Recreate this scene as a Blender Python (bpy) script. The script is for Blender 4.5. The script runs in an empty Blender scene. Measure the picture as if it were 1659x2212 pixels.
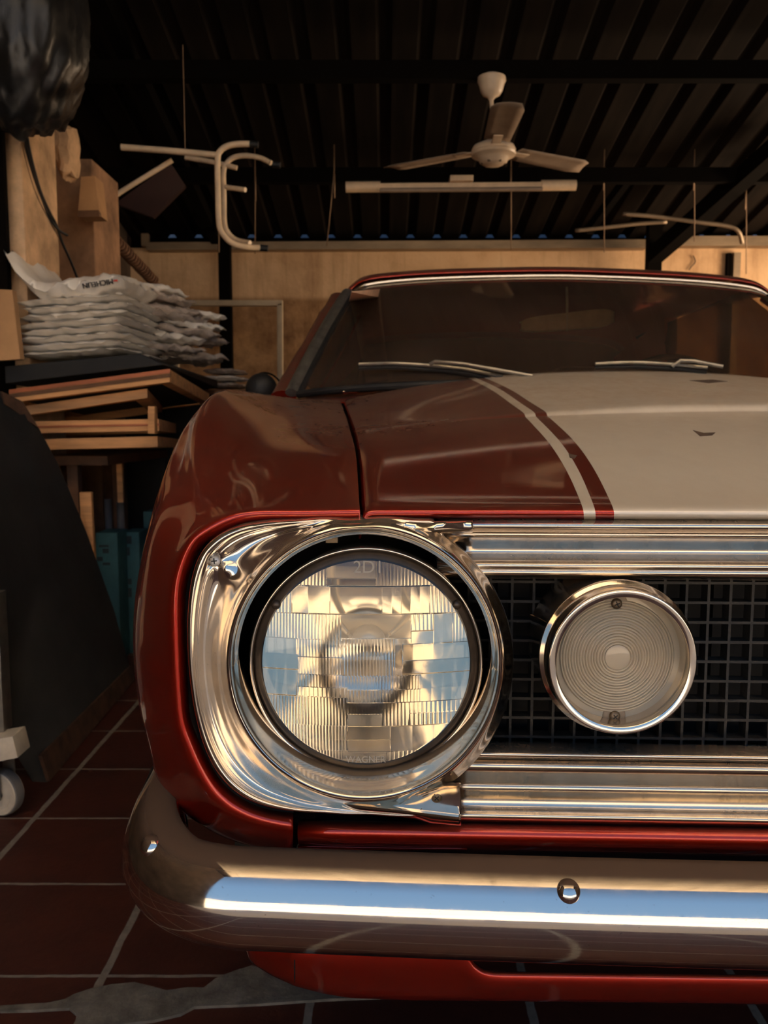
import bpy, bmesh, math, random
import numpy as np
from mathutils import Vector, Matrix, noise
random.seed(7)
S = bpy.context.scene
COL = S.collection
PI = math.pi
# ------------------------------------------------------------------ camera model (for measuring off the photograph)
FPX = 1800.0; CXP, CYP = 829.5, 1106.0; ZC = 0.80
PITCH = math.atan(183 / FPX); CP, SP = math.cos(PITCH), math.sin(PITCH)
def P(px, py, Y):
    k = (CYP - py) / FPX
    dz = Y * (k * CP - SP) / (CP + k * SP)
    dep = Y * CP - dz * SP
    return Vector(((px - CXP) / FPX * dep, Y, ZC + dz))
def PZ(px, z, Y):
    dz = z - ZC
    return Vector(((px - CXP) / FPX * (Y * CP - dz * SP), Y, z))
def PF(px, py, z=0.0):
    k = (CYP - py) / FPX
    Y = (z - ZC) * (CP + k * SP) / (k * CP - SP)
    return P(px, py, Y)
# car centre line and mirror
def XC(Y): return 0.637 - 0.045 * (Y - 0.63)
AX = Vector((-0.045, 1, 0)).normalized(); NX = Vector((AX.y, -AX.x, 0)); C0 = Vector((0.637, 0.63, 0))
def mir(p):
    d = (p - C0).dot(NX); return p - NX * (2 * d)
MIRM = Matrix.Translation(C0) @ Matrix(((1 - 2 * NX.x**2, -2 * NX.x * NX.y, 0, 0), (-2 * NX.x * NX.y, 1 - 2 * NX.y**2, 0, 0), (0, 0, 1, 0), (0, 0, 0, 1))) @ Matrix.Translation(-C0)
# ------------------------------------------------------------------ materials
MATS = {}
def nodemat(name):
    m = bpy.data.materials.new(name); m.use_nodes = True
    nt = m.node_tree; b = nt.nodes['Principled BSDF']
    MATS[name] = m
    return m, nt, b
def setp(b, **k):
    names = dict(col='Base Color', rough='Roughness', metal='Metallic', ior='IOR', trans='Transmission Weight', coat='Coat Weight', crough='Coat Roughness', sheen='Sheen Weight', srough='Sheen Roughness', stint='Sheen Tint', spec='Specular IOR Level', alpha='Alpha', em='Emission Color', ems='Emission Strength')
    for a, v in k.items():
        if isinstance(v, tuple) and len(v) == 3: v = v + (1,)
        b.inputs[names[a]].default_value = v
def N(nt, t, **k):
    n = nt.nodes.new(t)
    for a, v in k.items():
        if a.startswith('i_'): n.inputs[a[2:].replace('_', ' ')].default_value = v
        else: setattr(n, a, v)
    return n
def ramp(nt, fac, stops):
    r = nt.nodes.new('ShaderNodeValToRGB'); e = r.color_ramp.elements
    while len(e) < len(stops): e.new(0.5)
    for i, (p, c) in enumerate(stops):
        e[i].position = p; e[i].color = (c if len(c) == 4 else tuple(c) + (1,)) if isinstance(c, tuple) else (c, c, c, 1)
    nt.links.new(fac, r.inputs['Fac']); return r.outputs['Color']
def noise_n(nt, scale, detail=6, rough=0.6, vec=None, stretch=None):
    n = nt.nodes.new('ShaderNodeTexNoise'); n.inputs['Scale'].default_value = scale; n.inputs['Detail'].default_value = detail; n.inputs['Roughness'].default_value = rough
    tc = nt.nodes.new('ShaderNodeTexCoord'); src = tc.outputs['Object']
    if stretch:
        mp = nt.nodes.new('ShaderNodeMapping'); mp.inputs['Scale'].default_value = stretch; nt.links.new(src, mp.inputs['Vector']); src = mp.outputs['Vector']
    nt.links.new(src, n.inputs['Vector']); return n.outputs['Fac']
def simple(name, col, rough=0.6, metal=0.0, var=0.25, scale=12, bump=0.0, bscale=80, stretch=None, **k):
    m, nt, b = nodemat(name); setp(b, rough=rough, metal=metal, **k)
    f = noise_n(nt, scale, stretch=stretch)
    c2 = tuple(max(0, c * (1 - var)) for c in col); c1 = tuple(min(1, c * (1 + var * .6)) for c in col)
    nt.links.new(ramp(nt, f, [(0.3, c2), (0.7, c1)]), b.inputs['Base Color'])
    if bump:
        bm = nt.nodes.new('ShaderNodeBump'); bm.inputs['Strength'].default_value = bump; bm.inputs['Distance'].default_value = 0.004
        nt.links.new(noise_n(nt, bscale, stretch=stretch), bm.inputs['Height']); nt.links.new(bm.outputs['Normal'], b.inputs['Normal'])
    return m
def upmask(nt, lo, hi):
    g = nt.nodes.new('ShaderNodeNewGeometry'); s = nt.nodes.new('ShaderNodeSeparateXYZ'); nt.links.new(g.outputs['Normal'], s.inputs[0])
    r = nt.nodes.new('ShaderNodeMapRange'); r.interpolation_type = 'SMOOTHSTEP'
    r.inputs['From Min'].default_value = lo; r.inputs['From Max'].default_value = hi; nt.links.new(s.outputs['Z'], r.inputs['Value']); return r.outputs['Result']
def math_n(nt, op, a, b):
    n = nt.nodes.new('ShaderNodeMath'); n.operation = op; n.use_clamp = True
    for i, v in enumerate((a, b)):
        if isinstance(v, (int, float)): n.inputs[i].default_value = v
        else: nt.links.new(v, n.inputs[i])
    return n.outputs[0]
def dusty(name, base, dust, metal, rough, amount, coat=0.0, lo=0.35, hi=0.95, sheen=0.3, nz=(0.3, 0.7), crough=0.05, specks=True, rear=None):
    """glossy paint or plating with settled dust on its upward faces"""
    m, nt, b = nodemat(name)
    setp(b, col=base, rough=rough, metal=metal, coat=coat, crough=crough)
    d = nt.nodes.new('ShaderNodeBsdfPrincipled'); setp(d, col=dust, rough=0.9, sheen=sheen, srough=0.5, stint=(dust[0] * 1.6, dust[1] * 1.6, dust[2] * 1.6), spec=0.1)
    up = upmask(nt, lo, hi)
    f1 = ramp(nt, noise_n(nt, 9, 8, 0.65), [(nz[0], 0.45), (nz[1], 1.0)])
    f2 = ramp(nt, noise_n(nt, 55, 6, 0.7, stretch=(1, .35, 1)), [(0.35, 0.6), (0.6, 1.0)])
    f = math_n(nt, 'MULTIPLY', math_n(nt, 'MULTIPLY', f1, f2), amount)
    if rear:
        g = nt.nodes.new('ShaderNodeNewGeometry'); s_ = nt.nodes.new('ShaderNodeSeparateXYZ'); nt.links.new(g.outputs['Position'], s_.inputs[0])
        r_ = nt.nodes.new('ShaderNodeMapRange'); r_.interpolation_type = 'SMOOTHSTEP'; nt.links.new(s_.outputs['Y'], r_.inputs['Value'])
        r_.inputs['From Min'].default_value = rear[0]; r_.inputs['From Max'].default_value = rear[1]; r_.inputs['To Min'].default_value = rear[2]; r_.inputs['To Max'].default_value = 1
        f = math_n(nt, 'MULTIPLY', f, r_.outputs['Result'])
    f = math_n(nt, 'MULTIPLY', f, up)
    if specks:
        sp = ramp(nt, noise_n(nt, 420, 2, 0.5), [(0.70, 0.0), (0.76, 0.55)])
        f = math_n(nt, 'MAXIMUM', f, math_n(nt, 'MULTIPLY', sp, 0.6))
    mx = nt.nodes.new('ShaderNodeMixShader'); nt.links.new(f, mx.inputs[0]); nt.links.new(b.outputs[0], mx.inputs[1]); nt.links.new(d.outputs[0], mx.inputs[2])
    out = nt.nodes['Material Output']; nt.links.new(mx.outputs[0], out.inputs['Surface'])
    return m, nt, b
M_RED, nt, b = dusty('candy red paint', (0.40, 0.018, 0.004), (0.150, 0.085, 0.057), 0.85, 0.40, 0.95, coat=1.0, lo=0.5, hi=.95, rear=(.8, 1.6, .22))
M_SILV, nt, b = dusty('silver stripe paint', (0.74, 0.67, 0.56), (0.38, 0.28, 0.19), 0.1, 0.38, 0.8, coat=0.4, lo=0.6, hi=1.0, crough=.15, rear=(.9, 1.5, .25))
M_CHR, nt, b = dusty('chrome', (0.80, 0.715, 0.61), (0.30, 0.22, 0.15), 1.0, 0.07, 0.35, lo=0.3, hi=1.0, sheen=0.1)
nt.links.new(ramp(nt, noise_n(nt, 30, 8, .7), [(0.35, 0.07), (0.7, 0.20)]), b.inputs['Roughness'])
M_BUMP, nt, b = dusty('bumper chrome', (0.76, 0.69, 0.61), (0.085, 0.053, 0.036), 1.0, 0.05, 3.0, lo=0.54, hi=.84, sheen=0.2)
nt.links.new(ramp(nt, noise_n(nt, 40, 8, .7), [(0.35, 0.03), (0.75, 0.16)]), b.inputs['Roughness'])
M_ALU, nt, b = dusty('dulled anodised trim', (0.70, 0.61, 0.50), (0.27, 0.20, 0.14), 1.0, 0.17, 0.75, lo=0.15, hi=.95, sheen=0.1)
nt.links.new(ramp(nt, noise_n(nt, 14, 8, .7, stretch=(.3, 1, 2)), [(0.3, 0.10), (0.7, 0.30)]), b.inputs['Roughness'])
M_BLACK = simple('black void plastic', (0.006, 0.006, 0.006), 0.7, bump=.1)
M_DARKIN = simple('dark inner steel', (0.010, 0.009, 0.008), 0.8)
M_GRILLE = simple('dusty black grille plastic', (0.018, 0.016, 0.013), 0.6, var=.5, scale=60, bump=.3, bscale=200)
M_RUB = simple('black rubber', (0.012, 0.012, 0.012), 0.6)
M_TYRE = simple('tyre rubber', (0.015, 0.014, 0.013), 0.85, bump=.3)
M_MIRR = simple('mirror coating', (0.86, 0.80, 0.70), 0.10, 1.0, var=.05)
M_REFL2 = simple('lamp reflector', (0.86, 0.78, 0.66), 0.42, .6, var=.08)
M_SCREW = simple('zinc screw', (0.66, 0.63, 0.58), 0.5, .6, var=.2, scale=200)
M_SCREWD = simple('brown weathered screw', (0.16, 0.12, 0.08), 0.45, .8, var=.3, scale=200)
M_SLOT = simple('screw recess', (0.01, 0.01, 0.01), 0.8)
def glassmat(name, col, rough, ior=1.5):
    m, nt, b = nodemat(name); setp(b, col=col, rough=rough, ior=ior, trans=1.0); return m
M_GLASS = glassmat('clear lamp glass', (0.95, 0.93, 0.88), 0.0)
M_PLENS = glassmat('clear plastic lens', (0.98, 0.84, 0.62), 0.04); M_PLENS.node_tree.nodes['Principled BSDF'].inputs['Transmission Weight'].default_value = .55
M_TAB = simple('cloudy plastic tab', (0.26, 0.20, 0.14), 0.4, var=.3, scale=80)
M_RWIN = simple('grime-covered rear glass', (0.035, 0.027, 0.02), .4, var=.5, scale=4)
M_SCUFL = simple('pale scuff', (.50, .42, .31), .8, var=.2)
M_SCUFD = simple('dark scuff', (.10, .06, .04), .8, var=.4, scale=80)
M_LETT = simple('pale embossed glass lettering', (.42, .37, .30), .35)
M_EDGE = simple('grimy glass edge', (0.085, 0.06, 0.04), 0.35, .3, var=.4, scale=60)
# windscreen: dusty, partly see-through
m, nt, b = nodemat('dusty windscreen glass'); M_WIND = m
setp(b, col=(0.16, 0.105, 0.07), rough=0.8)
tr = N(nt, 'ShaderNodeBsdfTransparent'); tr.inputs[0].default_value = (0.64, 0.56, 0.45, 1)
gl = N(nt, 'ShaderNodeBsdfGlossy'); gl.inputs['Roughness'].default_value = 0.05; gl.inputs['Color'].default_value = (.9, .8, .68, 1)
fr = N(nt, 'ShaderNodeFresnel'); fr.inputs['IOR'].default_value = 1.5
m1 = N(nt, 'ShaderNodeMixShader'); nt.links.new(fr.outputs[0], m1.inputs[0]); nt.links.new(tr.outputs[0], m1.inputs[1]); nt.links.new(gl.outputs[0], m1.inputs[2])
m2 = N(nt, 'ShaderNodeMixShader'); nt.links.new(ramp(nt, noise_n(nt, 2.2, 4, .6), [(0.35, 0.16), (0.7, 0.32)]), m2.inputs[0]); nt.links.new(m1.outputs[0], m2.inputs[1]); nt.links.new(b.outputs[0], m2.inputs[2])
nt.links.new(m2.outputs[0], nt.nodes['Material Output'].inputs['Surface'])
m, nt, b = nodemat('dusty side glass'); M_SIDEG = m; setp(b, col=(.10, .07, .045), rough=.6)
tr = N(nt, 'ShaderNodeBsdfTransparent'); tr.inputs[0].default_value = (.42, .35, .27, 1); mx = N(nt, 'ShaderNodeMixShader'); mx.inputs[0].default_value = .25; nt.links.new(tr.outputs[0], mx.inputs[1]); nt.links.new(b.outputs[0], mx.inputs[2]); nt.links.new(mx.outputs[0], nt.nodes['Material Output'].inputs['Surface'])
# terracotta floor
m, nt, b = nodemat('terracotta tile floor'); M_FLOOR = m
tc = N(nt, 'ShaderNodeTexCoord'); sx = N(nt, 'ShaderNodeSeparateXYZ'); nt.links.new(tc.outputs['Object'], sx.inputs[0])
def gridline(src, off, per, w):
    a = N(nt, 'ShaderNodeMath', operation='ADD'); nt.links.new(src, a.inputs[0]); a.inputs[1].default_value = -off + per * 50
    wob = N(nt, 'ShaderNodeMath', operation='MULTIPLY_ADD'); nt.links.new(noise_n(nt, 14, 3), wob.inputs[0]); wob.inputs[1].default_value = 0.008; nt.links.new(a.outputs[0], wob.inputs[2])
    mo = N(nt, 'ShaderNodeMath', operation='PINGPONG'); nt.links.new(wob.outputs[0], mo.inputs[0]); mo.inputs[1].default_value = per / 2
    lt = N(nt, 'ShaderNodeMapRange', interpolation_type='SMOOTHSTEP'); nt.links.new(mo.outputs[0], lt.inputs['Value'])
    lt.inputs['From Min'].default_value = w * .75; lt.inputs['From Max'].default_value = w; lt.inputs['To Min'].default_value = 1; lt.inputs['To Max'].default_value = 0
    return lt.outputs['Result']
gx = gridline(sx.outputs['X'], -0.100, 0.3075, 0.0068); gy = gridline(sx.outputs['Y'], 1.150, 0.2475, 0.0034)
gm = math_n(nt, 'MAXIMUM', gx, gy)
tile = ramp(nt, noise_n(nt, 5, 8, .7), [(0.25, (0.028, 0.0055, 0.0025)), (0.55, (0.054, 0.010, 0.0045)), (0.8, (0.080, 0.017, 0.007))])
mort = ramp(nt, noise_n(nt, 40, 6, .7), [(0.3, (0.13, 0.115, 0.095)), (0.7, (0.26, 0.23, 0.19))])
mx = N(nt, 'ShaderNodeMix', data_type='RGBA'); nt.links.new(gm, mx.inputs[0]); nt.links.new(tile, mx.inputs[6]); nt.links.new(mort, mx.inputs[7])
nt.links.new(mx.outputs[2], b.inputs['Base Color']); setp(b, rough=0.62)
bp = N(nt, 'ShaderNodeBump'); bp.inputs['Strength'].default_value = .35; bp.inputs['Distance'].default_value = .003; nt.links.new(math_n(nt, 'SUBTRACT', noise_n(nt, 60), gm), bp.inputs['Height']); nt.links.new(bp.outputs[0], b.inputs['Normal'])
M_MORT = simple('grey mortar', (0.15, 0.135, 0.112), 0.9, var=.5, scale=30, bump=.8, bscale=70)
# back wall plaster
m, nt, b = nodemat('stained tan plaster'); M_WALL = m
n1 = ramp(nt, noise_n(nt, 1.6, 8, .65), [(0.3, (0.50, 0.30, 0.155)), (0.5, (0.74, 0.48, 0.265)), (0.75, (0.84, 0.58, 0.34))])
n2 = ramp(nt, noise_n(nt, 3, 6, .7, stretch=(3, 1, .25)), [(0.32, (0.45, 0.36, 0.28)), (0.5, (1, 1, 1))])
mx = N(nt, 'ShaderNodeMix', data_type='RGBA', blend_type='MULTIPLY'); mx.inputs[0].default_value = .45; nt.links.new(n1, mx.inputs[6]); nt.links.new(n2, mx.inputs[7])
tc = N(nt, 'ShaderNodeTexCoord'); sx = N(nt, 'ShaderNodeSeparateXYZ'); nt.links.new(tc.outputs['Object'], sx.inputs[0])
mr = N(nt, 'ShaderNodeMapRange', interpolation_type='SMOOTHSTEP'); nt.links.new(sx.outputs['Z'], mr.inputs['Value']); mr.inputs['From Min'].default_value = 1.74; mr.inputs['From Max'].default_value = 1.79
lowc = ramp(nt, noise_n(nt, 7, 8, .7), [(0.3, (0.30, 0.23, 0.17)), (0.7, (0.75, 0.66, 0.55))])
mxl = N(nt, 'ShaderNodeMix', data_type='RGBA', blend_type='MULTIPLY'); mxl.inputs[0].default_value = 1; nt.links.new(mx.outputs[2], mxl.inputs[6]); nt.links.new(lowc, mxl.inputs[7])
mx3 = N(nt, 'ShaderNodeMix', data_type='RGBA'); nt.links.new(mr.outputs[0], mx3.inputs[0]); nt.links.new(mxl.outputs[2], mx3.inputs[6]); nt.links.new(mx.outputs[2], mx3.inputs[7])
nt.links.new(mx3.outputs[2], b.inputs['Base Color']); setp(b, rough=.9)
bp = N(nt, 'ShaderNodeBump'); bp.inputs['Strength'].default_value = .4; bp.inputs['Distance'].default_value = .01; nt.links.new(noise_n(nt, 25), bp.inputs['Height']); nt.links.new(bp.outputs[0], b.inputs['Normal'])
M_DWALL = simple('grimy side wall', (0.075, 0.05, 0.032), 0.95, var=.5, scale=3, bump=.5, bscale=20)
M_CONC = simple('tan concrete', (0.74, 0.48, 0.275), 0.95, var=.45, scale=9, bump=.7, bscale=45)
M_CONC2 = simple('brown concrete', (0.36, 0.20, 0.11), 0.95, var=.5, scale=9, bump=.8, bscale=40)
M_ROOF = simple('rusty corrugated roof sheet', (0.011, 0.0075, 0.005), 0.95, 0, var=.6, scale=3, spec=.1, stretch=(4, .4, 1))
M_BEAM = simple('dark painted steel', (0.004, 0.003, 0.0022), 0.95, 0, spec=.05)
M_TRIMB = simple('dull beige steel angle', (0.30, 0.22, 0.14), 0.5, .4, var=.35, scale=10, stretch=(.3, 1, 1))
M_FAN = simple('aged white enamel', (0.68, 0.53, 0.38), 0.4, var=.15)
M_FANB = simple('dusty fan blade', (0.34, 0.25, 0.175), 0.7, var=.2)
M_TUBE = simple('beige lamp housing', (0.85, 0.62, 0.39), 0.5, var=.15)
M_CTUBE = simple('cream tube enamel', (0.88, 0.66, 0.43), 0.4, var=.2)
M_MAROON = simple('maroon chair pad', (0.022, 0.004, 0.003), 0.7)
M_WOOD = simple('raw pine', (0.74, 0.37, 0.15), 0.75, var=.35, scale=14, stretch=(.3, 3, 3), bump=.2)
M_WOODR = simple('red-brown varnished wood', (0.46, 0.13, 0.045), 0.5, var=.35, scale=14, stretch=(.3, 3, 3))
M_WOODD = simple('dark stained timber', (0.16, 0.075, 0.035), 0.8, var=.4, scale=14)
M_CARD = simple('tan cardboard', (0.50, 0.28, 0.13), 0.9, var=.15)
M_PLAS = simple('white polythene', (0.93, 0.87, 0.78), 0.38, var=.06, scale=20, bump=.5, bscale=45, coat=.3)
M_PLASG = simple('greyish cloudy polythene', (0.56, 0.47, 0.40), 0.3, var=.4, scale=25, bump=.7, bscale=50, coat=.4)
M_BAG = simple('black bin bag plastic', (0.006, 0.006, 0.006), 0.42, bump=.5, bscale=14)
M_SLAB = simple('faded black board', (0.016, 0.016, 0.015), 0.85, var=.5, scale=6, bump=.3)
M_SLABE = simple('torn brown hardboard edge', (0.075, 0.035, 0.018), 0.9, var=.6, scale=20)
M_TEAL = simple('teal cardboard', (0.022, 0.095, 0.11), 0.7, var=.35, scale=10)
M_INK = simple('dark ink', (0.008, 0.02, 0.025), 0.7)
M_TXT = simple('black print', (0.02, 0.018, 0.015), 0.6)
M_REDP = simple('red print', (0.5, 0.05, 0.03), 0.6)
M_GREYT = simple('grey cardboard tube', (0.16, 0.15, 0.14), 0.6)
M_WHITE = simple('chipped white enamel', (0.62, 0.55, 0.44), 0.4, var=.15, scale=30)
M_GREYM = simple('galvanised steel', (0.34, 0.32, 0.28), 0.35, .8, var=.3, scale=30)
M_FRAME = simple('ivory window frame', (0.52, 0.41, 0.27), 0.6, var=.2)
M_STICK = simple('faded orange sticker', (0.88, 0.52, 0.33), 0.6, var=.35, scale=40)
M_CLOTH = simple('black trim vinyl', (0.030, 0.022, 0.016), 0.7)
m, nt, b = nodemat('added translucent roof sheet'); M_TRANS = m
tb = N(nt, 'ShaderNodeBsdfTranslucent'); nt.links.new(ramp(nt, noise_n(nt, 3, 5, .6), [(0.3, (0.74, .64, .50)), (0.7, (0.92, .82, .66))]), tb.inputs[0]); setp(b, col=(.4, .33, .24), rough=.5)
mx = N(nt, 'ShaderNodeMixShader'); mx.inputs[0].default_value = .12; nt.links.new(tb.outputs[0], mx.inputs[1]); nt.links.new(b.outputs[0], mx.inputs[2]); nt.links.new(mx.outputs[0], nt.nodes['Material Output'].inputs['Surface'])
M_GAPBLK = simple('dim blue-grey gap screen', (0.06, 0.08, 0.11), 0.9)
M_SUNW = simple('cream rendered facade', (0.66, 0.575, 0.475), 0.9, var=.12, scale=1)
M_PAVE = simple('pale dusty paving', (0.56, 0.49, 0.41), 0.9, var=.15, scale=1)
M_WIRE = simple('thin rusty wire', (0.30, 0.19, 0.11), 0.6, .4)
# ------------------------------------------------------------------ geometry helpers
def link(o, parent=None):
    COL.objects.link(o)
    if parent: o.parent = parent
    return o
def tag(o, label=None, cat=None, group=None, kind=None):
    if label: o['label'] = label
    if cat: o['category'] = cat
    if group: o['group'] = group
    if kind: o['kind'] = kind
    return o
def thing(name, loc, label, cat, group=None):
    o = bpy.data.objects.new(name, None); o.location = loc; o.empty_display_size = .05; link(o); tag(o, label, cat, group); return o
def mesh_obj(name, bm, mats, parent=None, smooth=True, angle=None):
    me = bpy.data.meshes.new(name)
    bmesh.ops.recalc_face_normals(bm, faces=bm.faces[:]) if getattr(bm, '_recalc', True) is True and False else None
    bm.to_mesh(me); bm.free()
    for mt in (mats if isinstance(mats, (list, tuple)) else [mats]): me.materials.append(mt)
    if smooth:
        for p in me.polygons: p.use_smooth = True
        if angle is not None: me.set_sharp_from_angle(angle=math.radians(angle))
    o = bpy.data.objects.new(name, me); link(o)
    if parent:
        o.parent = parent
        w = Vector((0, 0, 0)); q = parent
        while q: w += q.location; q = q.parent
        me.transform(Matrix.Translation(-w))      # parents only carry translations here
    else:
        bb = [Vector(c) for c in o.bound_box]; ctr = (bb[0] + bb[6]) / 2; ctr.z = bb[0].z
        me.transform(Matrix.Translation(-ctr)); o.location = ctr
    return o
def part(name, bm, mats, parent, angle=40): return mesh_obj(name, bm, mats, parent, True, angle)
def solidify(o, t, off=-1):
    md = o.modifiers.new('thickness', 'SOLIDIFY'); md.thickness = t; md.offset = off; return o
def box(bm, lo, hi, mi=0, M=None, bev=0):
    x0, y0, z0 = lo; x1, y1, z1 = hi
    vs = [bm.verts.new(M @ Vector(v) if M else v) for v in ((x0, y0, z0), (x1, y0, z0), (x1, y1, z0), (x0, y1, z0), (x0, y0, z1), (x1, y0, z1), (x1, y1, z1), (x0, y1, z1))]
    fs = [bm.faces.new([vs[i] for i in f]) for f in ((3, 2, 1, 0), (4, 5, 6, 7), (0, 1, 5, 4), (1, 2, 6, 5), (2, 3, 7, 6), (3, 0, 4, 7))]
    for f in fs: f.material_index = mi
    if bev:
        es = set(e for f in fs for e in f.edges)
        bmesh.ops.bevel(bm, geom=list(es), offset=bev, segments=2, affect='EDGES', profile=.7)
    return vs
def hexa(bm, top, bot, mi=0, bev=0):
    """solid between two quads (same winding, counter-clockwise from above)"""
    t = [bm.verts.new(v) for v in top]; b = [bm.verts.new(v) for v in bot]
    fs = [bm.faces.new(t), bm.faces.new(b[::-1])]
    for i in range(4):
        j = (i + 1) % 4; fs.append(bm.faces.new([b[i], b[j], t[j], t[i]]))
    for f in fs: f.material_index = mi
    if bev:
        bmesh.ops.bevel(bm, geom=list(set(e for f in fs for e in f.edges)), offset=bev, segments=2, affect='EDGES', profile=.7)
def bar(bm, a, b, w, h=None, mi=0, up=Vector((0, 0, 1)), bev=0):
    h = h or w; a = Vector(a); b = Vector(b); d = (b - a); L = d.length; d.normalize()
    s = d.cross(up); s = s.normalized() if s.length > 1e-4 else Vector((1, 0, 0)); u = s.cross(d)
    M = Matrix.Translation(a) @ Matrix((d, s, u)).transposed().to_4x4()
    box(bm, (0, -w / 2, -h / 2), (L, w / 2, h / 2), mi, M, bev)
def tube(bm, pts, r, seg=10, mi=0, caps=True, smooth_n=0, sq=1.0):
    pts = [Vector(p) for p in pts]
    if smooth_n: pts = catm(pts, smooth_n)
    n = len(pts); rr = r if isinstance(r, (list, tuple)) else [r] * n
    rings = []; ref = None
    for i, p in enumerate(pts):
        d = (pts[min(i + 1, n - 1)] - pts[max(i - 1, 0)]).normalized()
        if ref is None:
            ref = Vector((0, 0, 1)) if abs(d.z) < .9 else Vector((0, 1, 0))
        s = d.cross(ref).normalized(); u = s.cross(d).normalized(); ref = u
        ri = rr[min(int(i * len(rr) / n), len(rr) - 1)]
        rings.append([bm.verts.new(p + (s * math.cos(2 * PI * k / seg) + u * sq * math.sin(2 * PI * k / seg)) * ri) for k in range(seg)])
    for i in range(n - 1):
        for k in range(seg):
            f = bm.faces.new([rings[i][k], rings[i][(k + 1) % seg], rings[i + 1][(k + 1) % seg], rings[i + 1][k]]); f.material_index = mi
    if caps:
        f = bm.faces.new(rings[0][::-1]); f.material_index = mi; f = bm.faces.new(rings[-1]); f.material_index = mi
def catm(pts, n):
    out = []
    for i in range(len(pts) - 1):
        p0 = pts[max(i - 1, 0)]; p1 = pts[i]; p2 = pts[i + 1]; p3 = pts[min(i + 2, len(pts) - 1)]
        for k in range(n):
            t = k / n; out.append(0.5 * ((2 * p1) + (p2 - p0) * t + (2 * p0 - 5 * p1 + 4 * p2 - p3) * t * t + (3 * p1 - p0 - 3 * p2 + p3) * t ** 3))
    out.append(pts[-1]); return out
def lathe(bm, prof, c, axis=Vector((0, -1, 0)), seg=64, mi=0, close_in=False, close_out=False):
    """prof: (radius, height along axis)"""
    c = Vector(c); axis = axis.normalized(); ref = Vector((0, 0, 1)) if abs(axis.z) < .9 else Vector((1, 0, 0))
    s = ref.cross(axis).normalized(); u = axis.cross(s)
    rings = []
    for r, h in prof:
        if r < 1e-6: rings.append([bm.verts.new(c + axis * h)])
        else: rings.append([bm.verts.new(c + axis * h + (s * math.cos(2 * PI * k / seg) + u * math.sin(2 * PI * k / seg)) * r) for k in range(seg)])
    for a, b in zip(rings, rings[1:]):
        for k in range(seg):
            k2 = (k + 1) % seg
            if len(a) == 1 and len(b) == 1: continue
            if len(a) == 1: f = bm.faces.new([a[0], b[k], b[k2]])
            elif len(b) == 1: f = bm.faces.new([a[k], b[0], a[k2]])
            else: f = bm.faces.new([a[k], b[k], b[k2], a[k2]])
            f.material_index = mi
def gridfaces(bm, G, mif=None, closeu=False, flip=False):
    V = [[bm.verts.new(p) for p in row] for row in G]
    nu = len(G[0])
    for j in range(len(G) - 1):
        for i in range(nu if closeu else nu - 1):
            k = (i + 1) % nu
            q = [V[j][i], V[j][k], V[j + 1][k], V[j + 1][i]]
            if flip: q = q[::-1]
            f = bm.faces.new(q)
            if mif: f.material_index = mif(j, i)
    return V
def cubic(xs, ys, xq):
    """natural cubic spline, ys (n,d)"""
    xs = np.asarray(xs, float); ys = np.asarray(ys, float); n = len(xs); h = np.diff(xs)
    A = np.eye(n); B = np.zeros_like(ys)
    for i in range(1, n - 1):
        A[i, i - 1] = h[i - 1]; A[i, i] = 2 * (h[i - 1] + h[i]); A[i, i + 1] = h[i]
        B[i] = 6 * ((ys[i + 1] - ys[i]) / h[i] - (ys[i] - ys[i - 1]) / h[i - 1])
    Mm = np.linalg.solve(A, B); xq = np.asarray(xq, float); k = np.clip(np.searchsorted(xs, xq) - 1, 0, n - 2)
    t0 = xq - xs[k]; t1 = xs[k + 1] - xq; hk = h[k]
    f = lambda v: v[:, None]
    return (Mm[k] * f(t1 ** 3 / (6 * hk)) + Mm[k + 1] * f(t0 ** 3 / (6 * hk)) + (ys[k] / f(hk) - Mm[k] * f(hk) / 6) * f(t1) + (ys[k + 1] / f(hk) - Mm[k + 1] * f(hk) / 6) * f(t0))
def cparam(rows):
    a = np.asarray(rows, float); d = np.linalg.norm(np.diff(a, axis=1), axis=2) ** 0.6
    d = d.mean(axis=0); return np.concatenate([[0], np.cumsum(d)])
def resamp(t, k):
    out = []
    for a, b in zip(t, t[1:]): out += list(np.linspace(a, b, k, endpoint=False))
    return out + [t[-1]]
def loft(C, ku, kv):
    """C[v][u] control points -> dense grid through them"""
    A = np.array([[tuple(p) for p in r] for r in C])
    tu = cparam(A); qu = resamp(tu, ku)
    B = np.array([cubic(tu, r, qu) for r in A])            # v, U, 3
    Bt = B.transpose(1, 0, 2); tv = cparam(Bt); qv = resamp(tv, kv)
    D = np.array([cubic(tv, r, qv) for r in Bt]).transpose(1, 0, 2)
    return [[Vector(p) for p in r] for r in D]
def interp(x, xs, ys): return float(np.interp(x, xs, ys))
def numpy_mesh(name, V, F, mat, parent):
    me = bpy.data.meshes.new(name); me.from_pydata([], [], [])
    w = Vector((0, 0, 0)); q = parent
    while q: w += q.location; q = q.parent
    V = np.asarray(V, float) - np.array(w)
    me.vertices.add(len(V)); me.vertices.foreach_set('co', V.ravel())
    F = np.asarray(F, int); me.loops.add(F.size); me.loops.foreach_set('vertex_index', F.ravel())
    me.polygons.add(len(F)); me.polygons.foreach_set('loop_start', np.arange(0, F.size, F.shape[1]))
    me.polygons.foreach_set('use_smooth', np.ones(len(F), bool)); me.update(calc_edges=True); me.materials.append(mat)
    o = bpy.data.objects.new(name, me); link(o, parent); return o
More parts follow.
